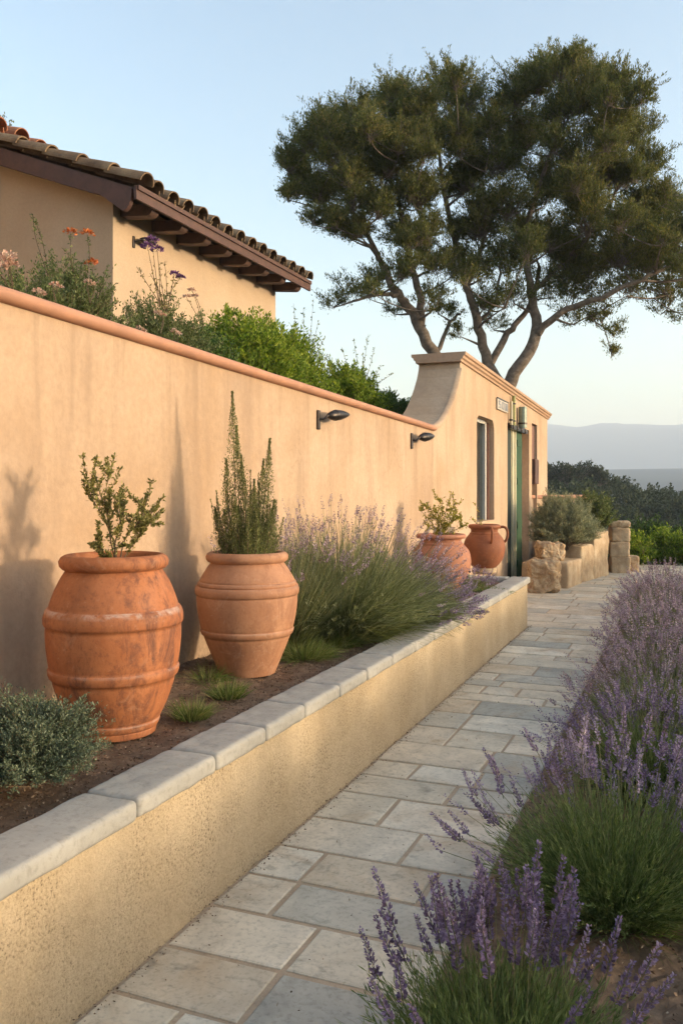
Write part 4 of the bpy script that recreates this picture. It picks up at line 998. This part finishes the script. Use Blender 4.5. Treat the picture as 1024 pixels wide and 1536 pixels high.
sprig('flowering_plant', 'dry pinkish flower heads right of the purple flowers', -3.75, (305, 490), [(288, 436, 1), (280, 446, 1), (292, 445, 1), (298, 470, 0)], .02, 'olivebush', 'fl_pink', 12, .012, fr=.018)
sprig('flowering_plant', 'pale pink flower cluster at the left photo edge', -3.55, (20, 440), [(8, 392, 1), (15, 400, 1), (2, 402, 1), (14, 386, 1)], .02, 'midgreen', 'fl_pink', 20, .017, fr=.03)
for k_, (u, v, lb) in enumerate([(82, 428, 'pale pink blossom in the shrub under the orange flowers'), (57, 438, 'pale pink blossoms low on the wall cap, left'), (132, 424, 'faded orange pink blossom right of the orange flowers'),
        (238, 470, 'pink blossom in the shrub under the purple flowers'), (209, 494, 'small pink blossom on the wall cap below the house lamp'), (262, 498, 'pale pink blossom on the wall cap below the purple flowers')]):
    sprig('flowering_plant', lb, -3.42, (u + 3, v + 30), [(u, v, 1), (u + 6, v + 4, 1)], .016, 'midgreen', 'fl_pink', 10, .012, fr=.016, nf=36)
# loose airy twigs above the shrubs
sprig('airy_shrub', 'airy thin twigs rising between the house and the sky', -4.2, (455, 590), [(470, 448, 0), (455, 462, 0), (488, 505, 0), (478, 480, 0), (440, 455, 0), (495, 530, 0), (465, 500, 0), (500, 548, 0)], .04, 'midgreen', None, 46, cat='shrub')
sprig('airy_shrub', 'airy twigs rising in front of the sky midway along the wall', -4.3, (540, 600), [(552, 502, 0), (530, 508, 0), (562, 520, 0), (512, 520, 0), (572, 548, 0), (590, 560, 0), (545, 530, 0)], .04, 'midgreen', None, 46, cat='shrub')

# ------------------------------------------------------------------ trees
def big_tree(name, label, base_d, trunks, clumps, nodes_extra=()):
    base = at_d(trunks[0][0][0], trunks[0][0][1], base_d); base[2] = 2.2
    root = empty(name, base, label, 'tree', 'trees behind the tall wall'); tb, mb = MB(), MB()
    skel = []
    for tr in trunks:   # (u, v, r_px, ddepth)
        P = np.array([at_d(u, v, base_d + dd) for u, v, r, dd in tr]) - base; rad = np.array([r * .64 / F * base_d for u, v, r, dd in tr])
        if tr[0][4:] == (): pass
        S = np.array(smooth_prof([(*p, r) for p, r in zip(P, rad)], 5)); S[:, :3] += rng.normal(0, .02, (len(S), 3))
        tubes(tb, S[:, :3], np.maximum(S[:, 3], .01), 9)
        skel += [(s[:3], s[3]) for s in S[4:]]
    cl = []
    for (u, v, rp, dd) in clumps: cl.append((at_d(u, v, base_d + dd) - base, rp / F * base_d))
    sp = np.array([s[0] for s in skel]); sr = [s[1] for s in skel]
    order = sorted(range(len(cl)), key=lambda i: np.min(np.linalg.norm(sp[:, :3] - cl[i][0], axis=1)))
    for i in order:
        c, r = cl[i]
        tgt = c - np.array([0, 0, r * .4]); dd = np.linalg.norm(sp - tgt, axis=1) + (3.0 if clumps[i][1] < 445 else .8) * np.maximum(0, sp[:, 2] - tgt[2] + .1); j = int(np.argmin(dd))
        A = sp[j]; mid = (A + tgt) / 2 + rng.normal(0, .09, 3) * np.linalg.norm(tgt - A) + np.array([0, 0, -.05 * np.linalg.norm(tgt - A)])
        t = np.linspace(0, 1, 7)[:, None]; P = (1 - t) ** 2 * A + 2 * t * (1 - t) * mid + t * t * tgt
        rs = min(sr[j] * .75, .04); rad = np.linspace(max(rs, .018), .009, 7)
        tubes(tb, P, rad, 6)
        sp = np.vstack([sp, P[2:]]); sr += list(rad[2:])
        dense = 1.0 if cl[i][1] > 0 else .5
        low = float(sstep(350, 440, clumps[i][1])); ntw = int((50 - 32 * low) * (r / .6) ** 2) + (8 if low < .9 else 5); r = r * (1.25 + .5 * low)
        tint_lo = rng.uniform(0, .25); hi = rng.uniform(.7, 1.0)
        bush_geo(mb, tgt, c, (r, r, r * .95), ntw, 90, .075, 0, (tb, 0), tlo=tint_lo, thi=hi, spread=.15, shell=.25, ltw=.0045, updir=.9, wr=.26)
        bush_geo(mb, c, c + np.array([0, 0, r * .15]), (r * 1.2, r * 1.2, r * 1.25), 10 if low < .9 else 3, 46, .07, 0, (tb, 0), tlo=tint_lo, thi=hi, spread=.07, shell=.75, ltw=.004, updir=1.0, wr=.26)
    tb.build('trunk', M['bark'], root, True); mb.build('crown', M['tree'], root)
def scatter(lst, jit=6):
    out = []
    for (u, v, r) in lst:
        out.append((u, v, r, rng.uniform(-1.3, 1.3)))
        if r < 19: continue
        out.append((u + rng.normal(0, r * .45), v + rng.normal(0, r * .35), r * .7, rng.uniform(-1.8, 1.8)))
        out.append((u + rng.normal(0, r * .6), v + abs(rng.normal(0, r * .5)), r * .6, rng.uniform(-2, 2)))
    return out
left_cl = [(435, 245, 30), (460, 215, 32), (450, 280, 28), (490, 190, 34), (500, 240, 40), (480, 290, 34), (535, 170, 36), (545, 215, 42), (530, 270, 42), (505, 325, 26), (585, 150, 34), (600, 195, 42),
           (580, 250, 46), (570, 305, 38), (625, 165, 38), (640, 215, 40), (540, 345, 24), (600, 350, 32), (630, 290, 40), (520, 440, 22), (560, 425, 22), (500, 455, 16), (640, 350, 30), (600, 410, 22), (655, 400, 26), (640, 455, 20), (470, 330, 16), (676, 470, 18), (590, 465, 14)]
right_cl = [(665, 130, 34), (700, 150, 40), (690, 200, 44), (735, 190, 40), (770, 140, 30), (745, 240, 46), (800, 125, 36), (790, 200, 46), (840, 110, 34), (865, 100, 26), (880, 140, 42), (840, 175, 46), (925, 135, 34), (915, 190, 46),
            (955, 200, 36), (970, 250, 38), (930, 260, 46), (995, 300, 34), (960, 320, 46), (870, 240, 48), (820, 270, 48), (700, 270, 44), (760, 310, 46), (720, 340, 40), (1010, 350, 36), (980, 390, 42), (930, 380, 46), (880, 330, 48),
            (850, 380, 46), (800, 360, 46), (760, 390, 40), (700, 400, 32), (820, 430, 44), (880, 420, 42), (940, 430, 34), (1000, 430, 32), (770, 440, 36), (720, 450, 22), (1040, 400, 40), (1045, 330, 40), (1050, 460, 26), (900, 460, 20), (990, 465, 18), (860, 480, 16), (920, 500, 13), (917, 530, 10), (740, 490, 16), (690, 500, 12)]
big_tree('broadleaf_tree', 'slim tree leaning left, trunk rising just behind the curved wall shoulder', 19.4,
    [[(735, 700, 16, 0), (700, 600, 15, 0), (648, 528, 14, 0), (618, 470, 12, 0), (590, 430, 9, 0), (560, 370, 6, .3), (520, 300, 4, .5)],
     [(632, 495, 10, 0), (628, 440, 9, .1), (612, 380, 7, .4), (600, 320, 5, .6), (590, 230, 3, .6)], [(600, 446, 6, 0), (570, 440, 4, -.3), (530, 452, 3, -.5)],
     [(650, 535, 6, .2), (672, 490, 4.5, .5), (690, 470, 3, .7)]],
    scatter(left_cl))
big_tree('broadleaf_tree', 'larger tree with forked dark trunks and wide crown above the tall wall', 19.8,
    [[(755, 700, 26, 0), (752, 600, 24, 0), (732, 545, 13, 0), (714, 480, 10.5, 0), (700, 430, 9, 0), (682, 360, 7, .3), (665, 280, 5, .4), (655, 190, 3, .4)],
     [(735, 550, 9, .2), (760, 500, 8, .3), (790, 465, 6, .4), (810, 400, 5, .5)],
     [(755, 600, 20, 0), (772, 560, 15, -.2), (803, 505, 13, -.2), (800, 460, 11, 0), (790, 400, 8, 0), (795, 320, 6, 0), (830, 220, 4, 0)],
     [(806, 500, 9, -.3), (840, 470, 7.5, -.5), (900, 445, 6, -.8), (960, 420, 5, -1), (1010, 395, 4, -1)],
     [(700, 430, 5, .1), (720, 380, 4.5, .2), (740, 320, 3.5, .2)], [(796, 440, 6, .2), (850, 390, 5, .3), (900, 330, 4, .3), (930, 270, 3, .3)], [(714, 485, 5, .3), (740, 455, 4, .5), (750, 400, 3, .6)]],
    scatter(right_cl))
# sprig of a tree behind the higher roof
c = at_d(-22, 190, 14)
shrub('small_tree', 'leafy tree top peeping over the red tiled roof at the left photo edge', (c[0], c[1], c[2] - 1.6), (.45, .45, .5), 120, 50, .05, 'midgreen', cat='tree', cz=1.5, spread=.06, ltw=.006)

# ------------------------------------------------------------------ far woodland
mb = MB(); tb = MB(); cnt = 0
for k_ in range(420):
    a = R(rng.uniform(-13, 4)); rho = rng.uniform(42, 150) ** 1.0
    x, y = rho * math.sin(a), rho * math.cos(a); z = gh(x, y); h = rng.uniform(2.0, 4.2) * (.8 if rho > 110 else 1); r = h * rng.uniform(.4, .6)
    nl = 26; ntw = int(16 + 300 / rho)
    t0 = rng.uniform(0, .45)
    bush_geo(mb, (x, y, z), (x, y, z + h * .55), (r, r, h * .5), ntw, nl, .22 if rho < 80 else .34, 0, None, tlo=t0, thi=t0 + .5, spread=.22, shell=.5, wr=.6)
tag(mb.build('woodland', M['wood_far']), 'dark wooded hillside beyond the hedge', 'woodland', kind='stuff')
def far_tree(label, u, v_top, d, rx, H, n=60):
    c = at_d(u, v_top, d); b = np.array([c[0], c[1], c[2] - H]); root = empty('pine_tree', b, label, 'tree', 'trees on the far skyline'); mb, tb = MB(), MB()
    tubes(tb, np.array([[0, 0, -1.5], [.1, 0, H * .4], [0, 0, H * .85]]), [.2, .14, .05], 6)
    for q in range(6):
        o_ = rng.normal(0, 1, 3) * np.array([rx * .45, rx * .45, H * .1]); bush_geo(mb, (0, 0, H * .4), (o_[0], o_[1], H * .72 + o_[2]), (rx * .55, rx * .55, H * .22), n, 22, .26, 0, (tb, 0), spread=.2, ltw=.03, wr=.5, thi=.6)
    mb.build('crown', M['wood_far'], root); tb.build('trunk', M['bark'], root)
far_tree('broad dark tree on the far ridge just right of the tall wall', 850, 692, 95, 2.1, 5.2)
far_tree('narrow dark tree on the far ridge, right of the broad one', 893, 697, 95, 1.0, 4.4, 40)
far_tree('rounded dark tree on the ridge touching the tall wall edge', 826, 700, 98, 1.3, 4.6, 40)

# ------------------------------------------------------------------ light, sky, haze
SUN_EL, SUN_AZ = R(7.5), R(10)       # azimuth: degrees from +X towards +Y
sd = Vector((math.cos(SUN_EL) * math.cos(SUN_AZ), math.cos(SUN_EL) * math.sin(SUN_AZ), math.sin(SUN_EL)))
sl_ = bpy.data.lights.new('sun', 'SUN'); so = bpy.data.objects.new('sun', sl_); COL.objects.link(so)
so.rotation_mode = 'QUATERNION'; so.rotation_quaternion = sd.to_track_quat('Z', 'Y')
sl_.energy = 2.0; sl_.angle = R(4.5); sl_.color = (1.0, .80, .57)
w = bpy.data.worlds.new('World'); sc.world = w; w.use_nodes = True; nt = w.node_tree
bg = nt.nodes['Background']; sky = nt.nodes.new('ShaderNodeTexSky'); sky.sky_type = 'NISHITA'; sky.sun_disc = False
sky.sun_elevation = SUN_EL; sky.sun_rotation = R(90) - SUN_AZ; sky.air_density = 1.0; sky.dust_density = 3.2; sky.ozone_density = 1.0
nt.links.new(sky.outputs[0], bg.inputs[0]); bg.inputs[1].default_value = .15
HAZE = True
if HAZE:
    m = bpy.data.materials.new('haze'); m.use_nodes = True; nt = m.node_tree; nt.nodes.clear(); out = nt.nodes.new('ShaderNodeOutputMaterial')
    pv = nt.nodes.new('ShaderNodeVolumePrincipled'); pv.inputs['Color'].default_value = (.80, .89, 1, 1); pv.inputs['Density'].default_value = .00047; pv.inputs['Anisotropy'].default_value = .0
    nt.links.new(pv.outputs[0], out.inputs['Volume'])
    mb = MB(); box(mb, (-3400, -3400, -80), (3400, 3400, 262)); o = mb.build('haze', m); tag(o, kind='stuff', label='pale haze over the far hills', cat='haze')
sc.view_settings.view_transform = 'Standard'; sc.view_settings.look = 'None'; sc.view_settings.gamma = 1; sc.view_settings.exposure = 2.0
sc.render.engine = 'CYCLES'; cy = sc.cycles
cy.use_denoising = True; cy.denoiser = 'OPENIMAGEDENOISE'; cy.max_bounces = 6; cy.diffuse_bounces = 3; cy.glossy_bounces = 2; cy.transmission_bounces = 3; cy.volume_bounces = 3
cy.use_adaptive_sampling = True; cy.adaptive_threshold = .02; cy.caustics_reflective = False; cy.caustics_refractive = False
